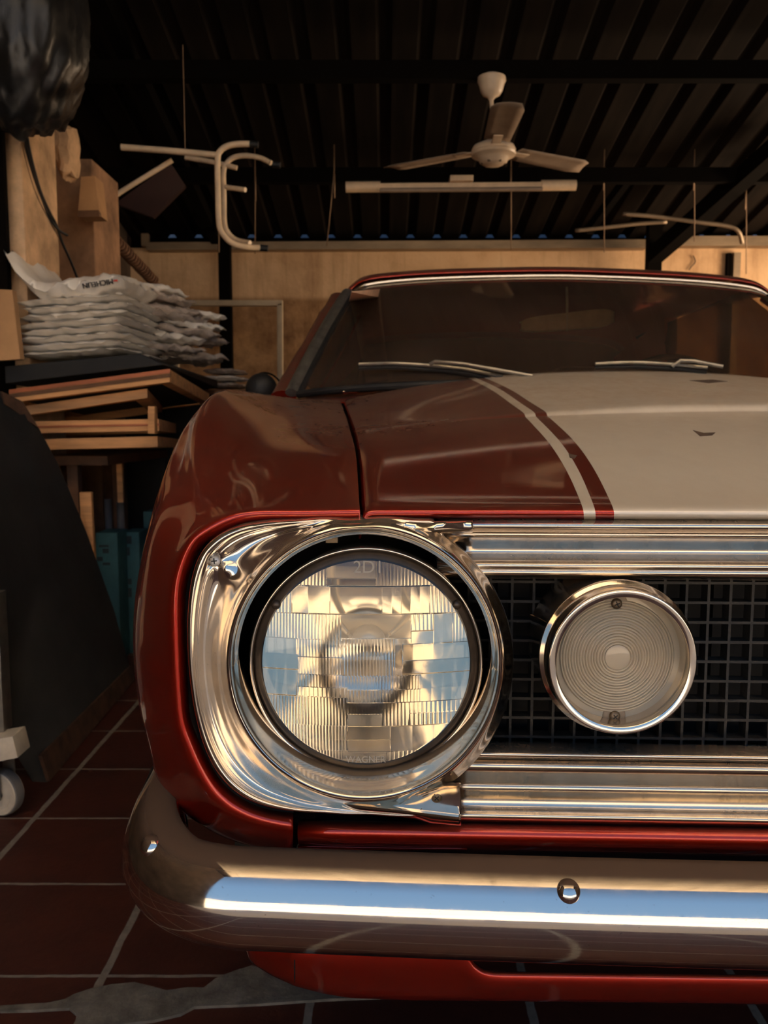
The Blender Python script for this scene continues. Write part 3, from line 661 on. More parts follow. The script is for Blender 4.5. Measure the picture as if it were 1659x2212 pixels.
bm = bmesh.new(); lathe(bm, [(0, -.016), (.005, -.018), (.0075, -.024), (.007, -.034), (.006, -.044)], LP, seg=24); part('bulb', bm, M_REFL2, ts)
for (px, py) in ((1332, 1304), (1328, 1547)):
    p = P(px, py, TC.y + .0155); p2 = p + Vector((0, .0015, 0)); bm = bmesh.new()
    lathe(bm, [(0, .0002), (.0075, .0002), (.0088, -.0006), (.0088, -.0035)], p2, seg=24); part('screw_tab', bm, M_TAB, ts)
    screw('screw', p, .0042, M_SCREWD, ts, rot=.4 if py < 1400 else .7)
# ---- bumper
RB = .0475
path = []   # centre line (x,y) and z
for X in np.linspace(1.40, -.101, 60): 
    xm = X if X < .637 else 2 * .637 - X
    path.append((X, .642 - .075 * (xm + .085) + .045 * (xm + .085) ** 2))
e = path[-1]; rb = .085
k0 = Vector((e[0], e[1] + rb))
for a in np.linspace(0, PI / 2 * .97, 22)[1:]: path.append((k0.x - rb * math.sin(a) * 1.0, k0.y - rb * math.cos(a)))
for t in np.linspace(0, 1, 8)[1:]: path.append((path[-1][0] - .0008, path[-1][1] + .012))
right = []
zc0 = P(1000, 1957, .595).z
npth = len(path); G = []
for i, (x, y) in enumerate(path):
    d = Vector(path[min(i + 1, npth - 1)]) - Vector(path[max(i - 1, 0)]); d.normalize(); nrm = Vector((d.y, -d.x)) * -1
    if nrm.y > 0.2: nrm = -nrm
    if i > npth - 30 and nrm.x > 0: nrm = -nrm
    endk = max(0, (i - (npth - 22)) / 21.0)
    ztop = 1 + .95 * endk ** 1.3; zc = zc0 - .0012 - .004 * endk
    row = []
    for n_ in np.linspace(72 + 20 * min(1, endk * 1.6), -62, 34):
        a = math.radians(n_); rr = RB * (1 - .10 * endk ** 2)
        ca, sa = math.cos(a), math.sin(a)
        row.append(Vector((x + nrm.x * rr * ca, y + nrm.y * rr * ca, zc + RB * .92 * (sa * (ztop if sa > 0 else 1 + .10 * endk)) - .012)))
    # rolled lower and upper return
    row.append(row[-1] + Vector((-nrm.x * .012, -nrm.y * .012, .004))); row.insert(0, row[0] + Vector((-nrm.x * .006, -nrm.y * .006, -.008)))
    G.append(row)
# closed rounded tip
tip = G[-1]; 
for s in (.25, .5, .75, 1.0):
    cc = sum(tip, Vector((0, 0, 0))) / len(tip)
    row = [cc + (p - cc) * math.cos(s * PI / 2 * .85) + Vector((.004 * s, .016 * math.sin(s * PI / 2), 0)) for p in tip]; G.append(row)
bm = bmesh.new(); gridfaces(bm, G, flip=False)
bump = part('bumper', bm, M_BUMP, car, 80); solidify(bump, .002, 0)
BUMPG = G
def bumper_pt(px, py):
    best = None
    for i, r in enumerate(G):
        for j, p in enumerate(r):
            d = p - Vector((0, 0, ZC)); dep = d.y * CP - d.z * SP; qx = CXP + FPX * d.x / dep; qy = CYP - FPX * (d.y * SP + d.z * CP) / dep
            e = (qx - px) ** 2 + (qy - py) ** 2
            if best is None or e < best[0]: best = (e, i, j)
    _, i, j = best; p = G[i][j]; a = G[min(i + 1, len(G) - 1)][j] - G[max(i - 1, 0)][j]; b = G[i][min(j + 1, len(G[0]) - 1)] - G[i][max(j - 1, 0)]
    nn = a.cross(b).normalized()
    if nn.y > 0 and nn.z < 0 or nn.dot(Vector((0, -.8, .5)) if px > 500 else Vector((-.5, -.6, .5))) < 0: nn = -nn
    return p, nn
for (px, py) in ((1228, 1925), (325, 1827)):
    p, nn = hit(bump, px, py); nn = (nn + Vector((0, -.55, .3)) * (px < 500)).normalized(); bm = bmesh.new()
    lathe(bm, [(0, .0055), (.003, .0053), (.006, .0043), (.0082, .0022), (.0090, .0002), (.0092, -.002)], p, nn, 32); part('bumper_bolt', bm, M_BUMP, bump, 80)
# ---- lower valance
us = list(range(530, 1700, 12)) + [1800, 2100, 2600, 3200, 3700]
def vtop(u): return interp(u, [530, 1000, 1010, 1025, 1045, 1070, 1659, 3700], [2040, 2040, 2062, 2085, 2096, 2100, 2108, 2100])
def vbot(u): return interp(u, [530, 545, 590, 640, 700, 760, 900, 1200, 1659, 3700], [2052, 2080, 2107, 2129, 2145, 2154, 2159, 2162, 2168, 2160])
G = []
for u in us:
    t, b_ = vtop(u), vbot(u); sl = interp(u, [995, 1060], [0, 1]); lx = interp(u, [530, 640], [1, 0])
    y0 = .690 + .03 * lx
    G.append([P(u, t + 6 * sl - 6, y0 + .05 * sl), P(u, t + 2 * sl - 2, y0 + .012 * sl), P(u, t + 2, y0 - .001), P(u, t + (b_ - t) * .15, y0 - .003), P(u, t + (b_ - t) * .5, y0 + .002), P(u, t + (b_ - t) * .9, y0 + .010), P(u, b_, y0 + .016), P(u, b_ - 12, y0 + .06)])
bm = bmesh.new(); gridfaces(bm, G, flip=True); o = part('lower_valance', bm, M_RED, car, 80); solidify(o, .0015, 0)
bm = bmesh.new(); tube(bm, [hit(o, 637, y)[0] + Vector((0, -.0004, 0)) for y in (2072, 2085, 2098, 2110, 2120)], .0008, 6); part('panel_seam', bm, M_BLACK, o)
bm = bmesh.new(); box(bm, (-.05, .76, .33), (1.32, .84, .44)); box(bm, (-.12, .86, .28), (1.36, 1.9, .40)); part('chassis', bm, M_BLACK, car)
# panel seam on the valance
# ---- front wheels
def wheel(c, name='wheel'):
    wh = bpy.data.objects.new(name, None); wh.location = c - car.location; link(wh, car); ax = -NX
    bm = bmesh.new(); R, Wd = .325, .10
    lathe(bm, [(R * .60, Wd * .9), (R * .66, Wd), (R * .85, Wd * 1.02), (R * .97, Wd * .85), (R, Wd * .5), (R, -Wd * .5), (R * .97, -Wd * .85), (R * .85, -Wd * 1.02), (R * .6, -Wd * .9)], c, ax, 64); part('tyre', bm, M_TYRE, wh)
    bm = bmesh.new(); lathe(bm, [(0, Wd * .75), (.04, Wd * .75), (.06, Wd * .45), (R * .45, Wd * .35), (R * .55, Wd * .75), (R * .62, Wd * .95), (R * .60, 0)], c, ax, 48); part('rim', bm, M_GREYM, wh)
wheel(Vector((-.13, 1.50, .325))); wheel(mir(Vector((-.13, 1.50, .325))))
for y in (4.25,): wheel(Vector((XC(y) - .74, y, .325))); wheel(Vector((XC(y) + .74, y, .325)))
# ---- body behind the fenders
G = []
for (Y, hw, zb, zs, zt) in ((2.0, .865, .22, .62, .855), (2.3, .87, .22, .62, .88), (3.0, .89, .22, .64, .90), (3.8, .90, .25, .68, .93), (4.3, .90, .28, .70, .95), (4.9, .86, .32, .70, .93), (5.2, .80, .36, .68, .88)):
    c = XC(Y); G.append([Vector((c - hw * x, Y, z)) for x, z in ((.90, zb), (.96, zb + .10), (1.0, (zb + zs) / 2), (1.0, zs), (.975, (zs + zt) / 2), (.94, zt - .02), (.89, zt))])
G2 = loft(G, 4, 5); bm = bmesh.new(); gridfaces(bm, G2); gridfaces(bm, [[mir(p) for p in r] for r in G2], flip=True)
o = part('body_side', bm, M_RED, car, 80); solidify(o, .002, 0)
bm = bmesh.new(); G = [[Vector((XC(Y) + s * hw, Y, z)) for s in np.linspace(-.9, .9, 9)] for Y, hw, z in ((4.2, .90, .95), (4.6, .88, .965), (4.95, .86, .93), (5.2, .80, .88), (5.22, .80, .5))]
gridfaces(bm, G); o = part('trunk_lid', bm, M_RED, car); solidify(o, .002, 0)
# ---- cabin
topL = [(762, 634, 2.58), (785, 619, 2.60), (830, 611, 2.615), (900, 605, 2.63), (1000, 600.5, 2.645), (1100, 598, 2.655), (1209, 597, 2.66)]
botL = [(644, 852, 2.06), (700, 845, 2.02), (790, 838, 1.99), (900, 832, 1.97), (1030, 827, 1.955), (1180, 823, 1.945), (1330, 822, 1.94)]
tp = [P(*a) for a in topL]; bp_ = [P(*a) for a in botL]
tp[-1].x = XC(2.66); bp_[-1].x = XC(1.94)
tp2 = tp + [mir(p) for p in tp[-2::-1]]; bp2 = bp_ + [mir(p) for p in bp_[-2::-1]]
def wrow(t, bulge=.03):
    out = []
    for i, (a, b) in enumerate(zip(bp2, tp2)):
        q = a.lerp(b, t); s = abs(i - 6) / 6; q = q + Vector((0, -.9, .55)).normalized() * bulge * math.sin(t * PI) * (1 - s * s * .5); out.append(q)
    return out
G = loft([wrow(t) for t in (0, .25, .5, .75, 1)], 4, 4)
bm = bmesh.new(); gridfaces(bm, G); wind = part('windshield', bm, M_WIND, car, 80)
up = Vector((0, -.5, .86))
bm = bmesh.new(); top_edge = catm(tp2, 6); tube(bm, [p + Vector((0, -.006, .001)) for p in top_edge], .0068, 10); part('windshield_top_trim', bm, M_CHR, wind)
bm = bmesh.new(); tube(bm, [p + Vector((0, -.004, -.010)) for p in top_edge], .0075, 8); bot_edge = catm(bp2, 6); tube(bm, [p + Vector((0, -.002, .0)) for p in bot_edge], .009, 8)
for r in (0, -1): tube(bm, [g[r] + Vector((.004 if r == 0 else -.004, -.006, 0)) for g in G], .008, 8)
part('windshield_gasket', bm, M_RUB, wind)
bm = bmesh.new(); side = [g[0] for g in G]
bm.free()
for s in (0, 1):
    pts = [g[0] for g in G]; pts = [p + Vector((-.016, .0, .004)) for p in pts]
    if s: pts = [mir(p) for p in pts]
    bm = bmesh.new(); tube(bm, pts, .017, 10, sq=.7); part('pillar_trim', bm, M_GREYM, wind)
bm = bmesh.new(); p0 = P(612, 858, 2.12); p1 = P(680, 735, 2.42); p2 = P(730, 640, 2.68)
bm.free()
for s in (0, 1):
    pts = catm([p0, p1, p2], 6); pts = [mir(p) for p in pts] if s else pts
    bm = bmesh.new(); tube(bm, pts, [.034] * 5 + [.030] * 5 + [.024] * 3, 12, sq=.55); part('windshield_pillar', bm, M_RED, car)
bm = bmesh.new(); a = P(757, 634, 2.56); 
q = [hit(wind, *p)[0] for p in ((760, 634), (821, 626), (817, 643), (754, 652))]
q = [v + Vector((0, -.003, .002)) for v in q]; hexa(bm, q[::-1], [v + Vector((0, .001, -.0008)) for v in q[::-1]]); o = part('sticker', bm, M_STICK, wind); tag(o, 'faded orange registration sticker')
# roof
G = []
for t, dz, back, shr in ((0, .016, 0, 1.0), (.0, .030, .02, 1.0), (0, .038, .06, .99), (0, .052, .20, .985), (0, .062, .50, .98), (0, .055, .85, .96), (0, .02, 1.1, .95), (0, -.05, 1.3, .94)):
    G.append([Vector((XC(p.y + back) + (p.x - XC(p.y)) * shr, p.y + back, p.z + dz)) for p in tp2])
G = [[r[0] + Vector((-.03, 0, -.03))] + r + [r[-1] + Vector((.03, 0, -.03))] for r in G]
G = loft(G, 3, 3); bm = bmesh.new(); gridfaces(bm, G); o = part('roof', bm, M_RED, car, 80); solidify(o, .003, 0)
# rear pillars and rear window frame
for s in (0, 1):
    bm = bmesh.new(); a = G[-1][0]; b = Vector((XC(4.3) - .80, 4.35, .95)); c = G[-8][0]; d = Vector((XC(3.75) - .84, 3.75, .93))
    V4 = [a, b, d, c]; V4 = [mir(p) for p in V4] if s else V4; inn = Vector((.05 if not s else -.05, 0, 0))
    hexa(bm, V4, [p + inn for p in V4]); part('rear_pillar', bm, M_RED, car)
bm = bmesh.new(); q = G[-1]; lowr = [Vector((XC(4.3) + s * .76, 4.33, .955)) for s in np.linspace(-1, 1, len(q))]
gridfaces(bm, [q, lowr]); o = part('rear_window', bm, M_RWIN, car); solidify(o, .005)
bm = bmesh.new(); xx = XC(2.2)
G3 = [[Vector((XC(Y) + s * w_, Y, z)) for s in np.linspace(-1, 1, 13)] for Y, w_, z in ((1.99, .74, .80), (2.03, .75, .868), (2.15, .75, .885), (2.35, .73, .88), (2.42, .72, .84), (2.42, .70, .6))]
gridfaces(bm, G3, flip=False); o = part('dashboard', bm, M_CLOTH, car); solidify(o, .01)
for y0, z0, z1 in ((3.0, .55, 1.02), (3.75, .5, .95)):
    for s in (-1, 1):
        bm = bmesh.new(); box(bm, (XC(y0) + s * .36 - .27, y0, .3), (XC(y0) + s * .36 + .27, y0 + .14, z1), bev=.05); part('seat', bm, M_CLOTH, car)
bm = bmesh.new(); cst = Vector((XC(2.6) + .36, 2.60, .85)); axs = Vector((0, -.9, .42)).normalized()
s_ = Vector((1, 0, 0)); u_ = axs.cross(s_); tube(bm, [cst + (s_ * math.cos(t) + u_ * math.sin(t)) * .19 for t in np.linspace(0, 2 * PI, 40)], .011, 8, caps=False)
tube(bm, [cst - s_ * .18, cst, cst + s_ * .18], .008, 8); tube(bm, [cst, cst - axs * -.001 + Vector((0, -.3, -.14))], .02, 8); part('steering_wheel', bm, M_CLOTH, car)
for s in (0, 1):
    q = [W(XC(2.35) - .79, 2.33, .93), W(XC(3.7) - .80, 3.72, .95), W(XC(3.75) - .62, 3.70, 1.20), W(XC(2.75) - .64, 2.74, 1.245)]
    q = [mir(p) for p in q] if s else q; bm = bmesh.new(); inn = Vector((.005 if not s else -.005, 0, 0)); hexa(bm, q, [p + inn for p in q]); part('side_window', bm, M_SIDEG, car)
# cowl panel
bm = bmesh.new(); G = []
for i, p in enumerate(bp2):
    f = full[-1]; h = f[1] if i == 0 else None
    s = i / 12; k = 1 + s * (ncol - 3); k0_ = int(k); hp = f[min(k0_, ncol - 2)].lerp(f[min(k0_ + 1, ncol - 2)], k - k0_)
    if i in (0,): hp = Vector((P(600, 860, 2.0))); 
    if i == 12: hp = mir(P(600, 860, 2.0))
    G.append([hp + Vector((0, -.03, -.022)), hp + Vector((0, .01, -.020)), (hp + p) / 2 + Vector((0, 0, -.016)), p + Vector((0, .03, -.008))])
gridfaces(bm, G); o = part('cowl', bm, M_RED, car); solidify(o, .002, 0)
bm = bmesh.new(); tube(bm, [P(742, 846, 2.0), P(830, 838, 1.985), P(912, 832, 1.975)], .006, 8); part('cowl_trim', bm, M_CHR, car)
# wipers
def wiper(blade, arm, pivot):
    w = bpy.data.objects.new('wiper', None); w.location = blade[0] - car.location; link(w, car)
    bm = bmesh.new(); tube(bm, blade, .0042, 8, smooth_n=6, sq=1.0); part('wiper_blade', bm, M_GREYM, w)
    bm = bmesh.new(); tube(bm, [p + Vector((0, .004, -.010)) for p in blade], .0045, 6, smooth_n=6); part('wiper_rubber', bm, M_RUB, w)
    bm = bmesh.new(); tube(bm, arm, .0045, 8); part('wiper_arm', bm, M_GREYM, w)
wiper([P(1286, 786, 1.99), P(1370, 783, 1.985), P(1450, 787, 1.98), P(1528, 794, 1.97)], [P(1452, 792, 1.975), P(1470, 779, 1.97), P(1500, 780, 1.96), P(1562, 792, 1.94)], None)
wiper([P(775, 787, 2.02), P(850, 785, 2.01), P(935, 790, 2.0), P(1010, 798, 1.98), P(1085, 814, 1.95)], [P(928, 787, 1.99), P(940, 781, 1.985), P(1000, 786, 1.96), P(1150, 812, 1.92)], None)
# rear view mirror
mr_ = bpy.data.objects.new('rear_view_mirror', None); mc = P(1226, 690, 2.70); mr_.location = mc - car.location; link(mr_, car)
bm = bmesh.new(); L_ = P(1125, 703, 2.70); R_ = P(1327, 684, 2.70); d = (R_ - L_); 
rows_ = []
for t in np.linspace(0, 1, 21):
    c = L_ + d * t; hh = .030 * (1 - abs(2 * t - 1) ** 6 * .45) * (.75 + .25 * t)
    rows_.append([c + Vector((0, yy, zz * hh)) for yy, zz in ((.03, -1), (.0, -1), (-.002, -.96), (-.002, .96), (0, 1), (.03, 1))])
gridfaces(bm, rows_, flip=True); o = part('mirror_housing', bm, simple('pale mirror back', (0.66, 0.56, 0.44), .35, .2), mr_); solidify(o, .002)
bm = bmesh.new(); tube(bm, [P(1224, 620, 2.72), P(1225, 655, 2.71), P(1225, 690, 2.698), P(1225, 714, 2.69)], .004, 8); part('mirror_stem', bm, M_SCREW, mr_)
# door mirror
dm = bpy.data.objects.new('side_mirror', None); dc = P(565, 840, 2.45); dm.location = dc - car.location; link(dm, car)
bm = bmesh.new(); lathe(bm, [(0, .045), (.02, .042), (.037, .028), (.045, .008), (.046, -.004)], dc, Vector((.25, -1, .1)), 32); part('mirror_shell', bm, M_RUB, dm)
bm = bmesh.new(); dd = dc + Vector((.012, -.004, 0)); lathe(bm, [(.045, -.008), (.049, 0), (.046, .006)], dd, Vector((.25, -1, .1)), 32); tube(bm, [dc + Vector((.01, .02, -.03)), dc + Vector((.05, .05, -.09))], .008, 8); part('mirror_ring', bm, M_CHR, dm)
# right-hand front corner: the same wing, bezel and lamp mirrored
def mirror_copy(o, par):
    c = o.copy(); COL.objects.link(c); c.parent = par; return c
bpy.context.view_layer.update()
for src in (fender, ret, hb, bez, ts, hl):
    c = src.copy(); COL.objects.link(c); c.parent = car
    c.matrix_local = car.matrix_world.inverted() @ MIRM @ src.matrix_world
    for ch in src.children:
        k = ch.copy(); COL.objects.link(k); k.parent = c; k.matrix_local = ch.matrix_local.copy()
# ================================================================== SETTING
def struct(name, bm, mats, smooth=False):
    me = bpy.data.meshes.new(name); bm.to_mesh(me); bm.free()
    for mt in (mats if isinstance(mats, (list, tuple)) else [mats]): me.materials.append(mt)
    o = bpy.data.objects.new(name, me); link(o); o['kind'] = 'structure'; return o
bm = bmesh.new(); box(bm, (-1.9, -.6, -.1), (3.3, 6.5, 0)); struct('floor', bm, M_FLOOR)
bm = bmesh.new(); box(bm, (-14, -12, -.14), (16, -.6, -.005)); o = struct('floor_outside', bm, M_PAVE)
def roofz(Y): return 2.66 + .195 * (4.2 - Y)
def roofsheet(name, x0, x1, ys, mat):
    xs = []; X = x0
    while X < x1 - .01:
        for dx, dz in ((0, 0), (.015, .001), (.11, .001), (.135, .034), (.165, .034), (.19, 0)): xs.append((X + dx, dz))
        X += .2
    xs.append((x1, 0)); bm = bmesh.new()
    gridfaces(bm, [[Vector((x, y, roofz(y) + dz)) for x, dz in xs] for y in ys]); o = struct(name, bm, mat); solidify(o, .004, 1); return o
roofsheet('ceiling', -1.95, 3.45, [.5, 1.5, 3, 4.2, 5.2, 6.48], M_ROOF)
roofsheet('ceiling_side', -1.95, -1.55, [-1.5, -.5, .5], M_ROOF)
roofsheet('window_added_roof', -1.55, 2.45, [-1.5, -.5, .5], M_TRANS)  # unseen translucent sheets, added to brighten hood and chrome from above
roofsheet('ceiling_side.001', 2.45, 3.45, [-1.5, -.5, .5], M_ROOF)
bm = bmesh.new(); box(bm, (-1.9, 6.4, 0), (3.3, 6.5, 2.135)); struct('wall_back', bm, M_WALL)
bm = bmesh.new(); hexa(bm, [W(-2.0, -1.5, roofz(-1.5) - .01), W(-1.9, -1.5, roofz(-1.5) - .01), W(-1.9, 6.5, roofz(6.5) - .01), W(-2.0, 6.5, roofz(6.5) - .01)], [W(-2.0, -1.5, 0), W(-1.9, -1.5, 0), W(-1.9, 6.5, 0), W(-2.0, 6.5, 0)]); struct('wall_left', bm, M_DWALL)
bm = bmesh.new(); box(bm, (-8, 7.6, -.1), (10, 7.8, 4.5)); struct('wall_gap_screen', bm, M_GAPBLK)  # unseen screen added so the eave gaps show dim blue, not bright sky
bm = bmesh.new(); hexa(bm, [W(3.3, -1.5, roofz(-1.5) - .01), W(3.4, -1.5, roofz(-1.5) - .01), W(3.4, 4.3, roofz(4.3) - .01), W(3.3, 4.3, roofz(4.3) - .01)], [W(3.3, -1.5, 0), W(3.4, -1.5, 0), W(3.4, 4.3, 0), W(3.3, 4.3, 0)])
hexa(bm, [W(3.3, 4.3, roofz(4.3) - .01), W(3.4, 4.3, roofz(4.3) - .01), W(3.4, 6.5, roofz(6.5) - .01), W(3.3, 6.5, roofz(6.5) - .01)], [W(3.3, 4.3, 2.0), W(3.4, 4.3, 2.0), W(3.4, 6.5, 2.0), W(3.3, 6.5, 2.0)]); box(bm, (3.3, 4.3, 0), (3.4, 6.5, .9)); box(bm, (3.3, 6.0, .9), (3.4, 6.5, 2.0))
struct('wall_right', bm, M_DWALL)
bm = bmesh.new()
for a, b in (((3.32, 4.3, .9), (3.38, 6.0, .94)), ((3.32, 4.3, 1.96), (3.38, 6.0, 2.0)), ((3.32, 4.3, .94), (3.38, 4.34, 1.96)), ((3.32, 5.96, .94), (3.38, 6.0, 1.96)), ((3.32, 5.13, .94), (3.38, 5.17, 1.96))): box(bm, a, b)
struct('window_added_side', bm, M_FRAME)  # unseen window, made up to go with the fill lamp outside it
al = bpy.data.lights.new('side_fill_lamp', 'AREA'); al.shape = 'RECTANGLE'; al.size = 1.1; al.size_y = 1.7; al.energy = 20; al.color = (1.0, .70, .44)  # added area lamp that brightens the back wall, standing in for daylight
ao = bpy.data.objects.new('side_fill_lamp', al); link(ao); ao.location = (3.55, 5.15, 1.45); ao.rotation_euler = (0, math.radians(72), 0)
# street side seen only in reflections
bm = bmesh.new(); box(bm, (-14, -11.2, -.05), (16, -11, 2.6)); o = struct('wall_opposite', bm, M_SUNW)
tn = 0
def trim(bm, mat):
    global tn; tn += 1; return struct('trim_%d' % tn, bm, mat)
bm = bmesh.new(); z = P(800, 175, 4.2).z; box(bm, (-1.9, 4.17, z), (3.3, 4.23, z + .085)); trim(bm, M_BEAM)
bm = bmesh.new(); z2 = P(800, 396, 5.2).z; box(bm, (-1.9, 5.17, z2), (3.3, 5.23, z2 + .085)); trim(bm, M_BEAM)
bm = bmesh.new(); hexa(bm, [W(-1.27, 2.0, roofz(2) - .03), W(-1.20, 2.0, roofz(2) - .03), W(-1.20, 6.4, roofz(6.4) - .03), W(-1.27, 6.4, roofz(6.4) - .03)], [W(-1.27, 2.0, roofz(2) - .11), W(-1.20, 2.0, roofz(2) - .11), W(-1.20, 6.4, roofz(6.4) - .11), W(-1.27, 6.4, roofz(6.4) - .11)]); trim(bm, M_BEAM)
# ledge angle on top of the back wall
bm = bmesh.new(); a = P(318, 545, 6.33); b = P(1395, 538, 6.33); hexa(bm, [W(a.x, 6.30, 2.155), W(b.x, 6.30, 2.175), W(b.x, 6.40, 2.175), W(a.x, 6.40, 2.155)], [W(a.x, 6.30, 2.10), W(b.x, 6.30, 2.115), W(b.x, 6.40, 2.115), W(a.x, 6.40, 2.10)])
bar(bm, W(a.x - .01, 6.33, 2.13), W(a.x - .01, 6.33, 2.22), .05, .05); trim(bm, M_TRIMB)
bm = bmesh.new(); a = P(1425, 528, 6.33); hexa(bm, [W(a.x, 6.30, 2.20), W(3.2, 6.30, 2.20), W(3.2, 6.40, 2.20), W(a.x, 6.40, 2.20)], [W(a.x, 6.30, 2.13), W(3.2, 6.30, 2.13), W(3.2, 6.40, 2.13), W(a.x, 6.40, 2.13)]); trim(bm, M_TRIMB)
# fascia closing the eaves behind the wall top
bm = bmesh.new(); box(bm, (-1.9, 6.44, 2.135), (3.3, 6.50, roofz(6.47) + .0)); struct('wall_eaves', bm, M_BEAM)
def post(px0, px1, Y, ztop, mat=M_BEAM, th=.08):
    bm = bmesh.new(); x0 = PZ(px0, 1.5, Y).x; x1 = PZ(px1, 1.5, Y).x; box(bm, (x0, Y, 0), (x1, Y + th, ztop)); trim(bm, mat)
post(474, 499, 6.0, 2.28); post(1396, 1425, 6.1, 2.27)
bm = bmesh.new(); a = P(1411, 555, 6.12); b = P(1680, 318, 4.9); bar(bm, a, b, .10, .10); trim(bm, M_BEAM)
bm = bmesh.new(); bar(bm, P(1270, 500, 5.6), P(1352, 392, 5.3), .05, .05); trim(bm, M_BEAM)
# doorway at right rear
bm = bmesh.new(); x0 = PZ(1578, 1.6, 6.36).x; box(bm, (x0, 6.34, 0), (x0 + .05, 6.40, 2.09)); trim(bm, M_TRIMB)
bm = bmesh.new(); x0 = PZ(1566, 1.6, 6.36).x; box(bm, (x0, 6.36, 0), (x0 + .03, 6.40, 2.09)); trim(bm, M_BEAM)
# ---- pillars at left
def pillar(x0, x1, y0, y1, ztop, mat, label, slant=0):
    bm = bmesh.new(); hexa(bm, [W(x0, y0, ztop + slant), W(x1, y0, ztop), W(x1, y1, ztop - slant * .4), W(x0, y1, ztop)], [W(x0, y0, 0), W(x1, y0, 0), W(x1, y1, 0), W(x0, y1, 0)], bev=.006)
    o = mesh_obj('concrete_pillar', bm, mat, None, False); tag(o, label, 'pillar'); return o
pillar(-1.9, PZ(50, 1.5, 2.6).x, 2.6, 2.87, 1.80, M_CONC, 'bright tan concrete pillar at left edge under the black bin bag')
pillar(-1.9, PZ(204, 1.5, 3.3).x, 3.3, 3.62, 1.82, M_CONC2, 'darker brown concrete pillar behind the bright one, at left')
bm = bmesh.new(); box(bm, (-1.5, 2.53, .0), (PZ(13, 1.5, 2.55).x, 2.56, 1.72)); o = mesh_obj('steel_strip', bm, M_BEAM); tag(o, 'dark steel strip standing against the bright pillar at far left', 'strip')
def rock(name, c, dims, mat, label, cat, seed):
    bm = bmesh.new(); bmesh.ops.create_icosphere(bm, subdivisions=3, radius=1)
    for v in bm.verts:
        n_ = noise.noise(v.co * 2.1 + Vector((seed, 0, 0))); m_ = max(abs(v.co.x), abs(v.co.y), abs(v.co.z)); v.co = v.co / m_ * (.75 + .25 * m_) * (1 + .22 * n_)
        v.co = Vector((v.co.x * dims[0], v.co.y * dims[1], v.co.z * dims[2])) + c
    o = mesh_obj(name, bm, mat, None, True, 35); tag(o, label, cat); return o
rock('broken_brick', P(134, 320, 3.0) + Vector((0, .05, 0)), (.030, .06, .085), M_CONC, 'jagged broken brick stub jutting between the two concrete pillars', 'brick', 3)
# junction box
t = thing('wall_box', P(190, 465, 3.1), 'tan tapered box fixed high on the darker concrete pillar', 'box')
bm = bmesh.new(); q = [P(168, 466, 3.1), P(215, 465, 3.1), P(205, 380, 3.13), P(175, 382, 3.13)]; hexa(bm, [p for p in q], [p + Vector((0, .09, 0)) for p in q]); part('box_body', bm, M_CARD, t)
bm = bmesh.new(); hexa(bm, [p + Vector((0, -.004, 0)) + (Vector((0, 0, -.006)) if i < 2 else Vector((0, 0, .006))) for i, p in enumerate([q[0], q[1], P(214, 458, 3.1), P(169, 459, 3.1)])], [p + Vector((0, .02, 0)) for p in [q[0], q[1], P(214, 458, 3.1), P(169, 459, 3.1)]]); part('box_rim', bm, M_WOODD, t)
# rusty coil from pillar to wall
bm = bmesh.new(); a = P(205, 475, 3.45); b = P(335, 610, 4.4); d = (b - a).normalized(); s = d.cross(Vector((0, 0, 1))).normalized(); u = s.cross(d); pts = []
for i in range(24 * 16): 
    t_ = i / (24 * 16); an = t_ * 24 * 2 * PI; pts.append(a.lerp(b, t_) + (s * math.cos(an) + u * math.sin(an)) * .024)
tube(bm, pts, .0065, 5); tube(bm, [a, b], .02, 8); o = mesh_obj('coiled_rope', bm, M_WOODD); tag(o, 'brown coiled rope running diagonally down from the wall box', 'rope')
# bin bag
bm = bmesh.new(); bmesh.ops.create_icosphere(bm, subdivisions=5, radius=1); cb = P(58, 62, 2.3)
for v in bm.verts:
    p = v.co.copy(); f = 1 + .16 * noise.noise(p * 1.6) + .08 * noise.noise(Vector((p.x * 7, p.y * 7, p.z * 1.4))) + .03 * noise.noise(p * 9)
    v.co = Vector((p.x * .165 * f, p.y * .17 * f, (p.z * .27 if p.z < 0 else p.z * .34) * f)) + cb
    if v.co.z < cb.z - .12: k = (cb.z - .12 - v.co.z); v.co.x = cb.x + (v.co.x - cb.x) * (1 - k * 1.2) - k * .1
tube(bm, [cb + Vector((0, 0, .25)), cb + Vector((0, 0, .38)), Vector((cb.x, cb.y, roofz(cb.y) - .001))], [.06, .02, .02], 10)
o = mesh_obj('bin_bag', bm, M_BAG); tag(o, 'black plastic bin bag hanging from the roof at top left', 'bag')
# cables
t = thing('cable', P(48, 240, 2.55), 'black twin cable drooping from the bin bag past the pillars', 'cable')
for k, (dx, pts) in enumerate(((0, [(46, 225), (54, 300), (72, 380), (92, 440), (120, 490), (145, 508)]), (6, [(48, 225), (58, 310), (80, 400), (100, 450), (118, 485), (132, 525), (150, 565), (166, 605)]))):
    bm = bmesh.new(); tube(bm, [P(x + dx * .5, y, 2.54 + i * .07) for i, (x, y) in enumerate(pts)], .0045, 8, smooth_n=6); part('cable_strand', bm, M_RUB, t)
# cardboard / plywood at far left
bm = bmesh.new(); q = [P(-60, 782, 2.40), P(44, 776, 2.42), P(26, 626, 2.5), P(-60, 622, 2.5)]; hexa(bm, q, [p + Vector((0, .03, 0)) for p in q], bev=.002); o = mesh_obj('plywood_board', bm, M_CARD, None, False); tag(o, 'orange-tan plywood board leaning at far left beside the plastic packages', 'board')
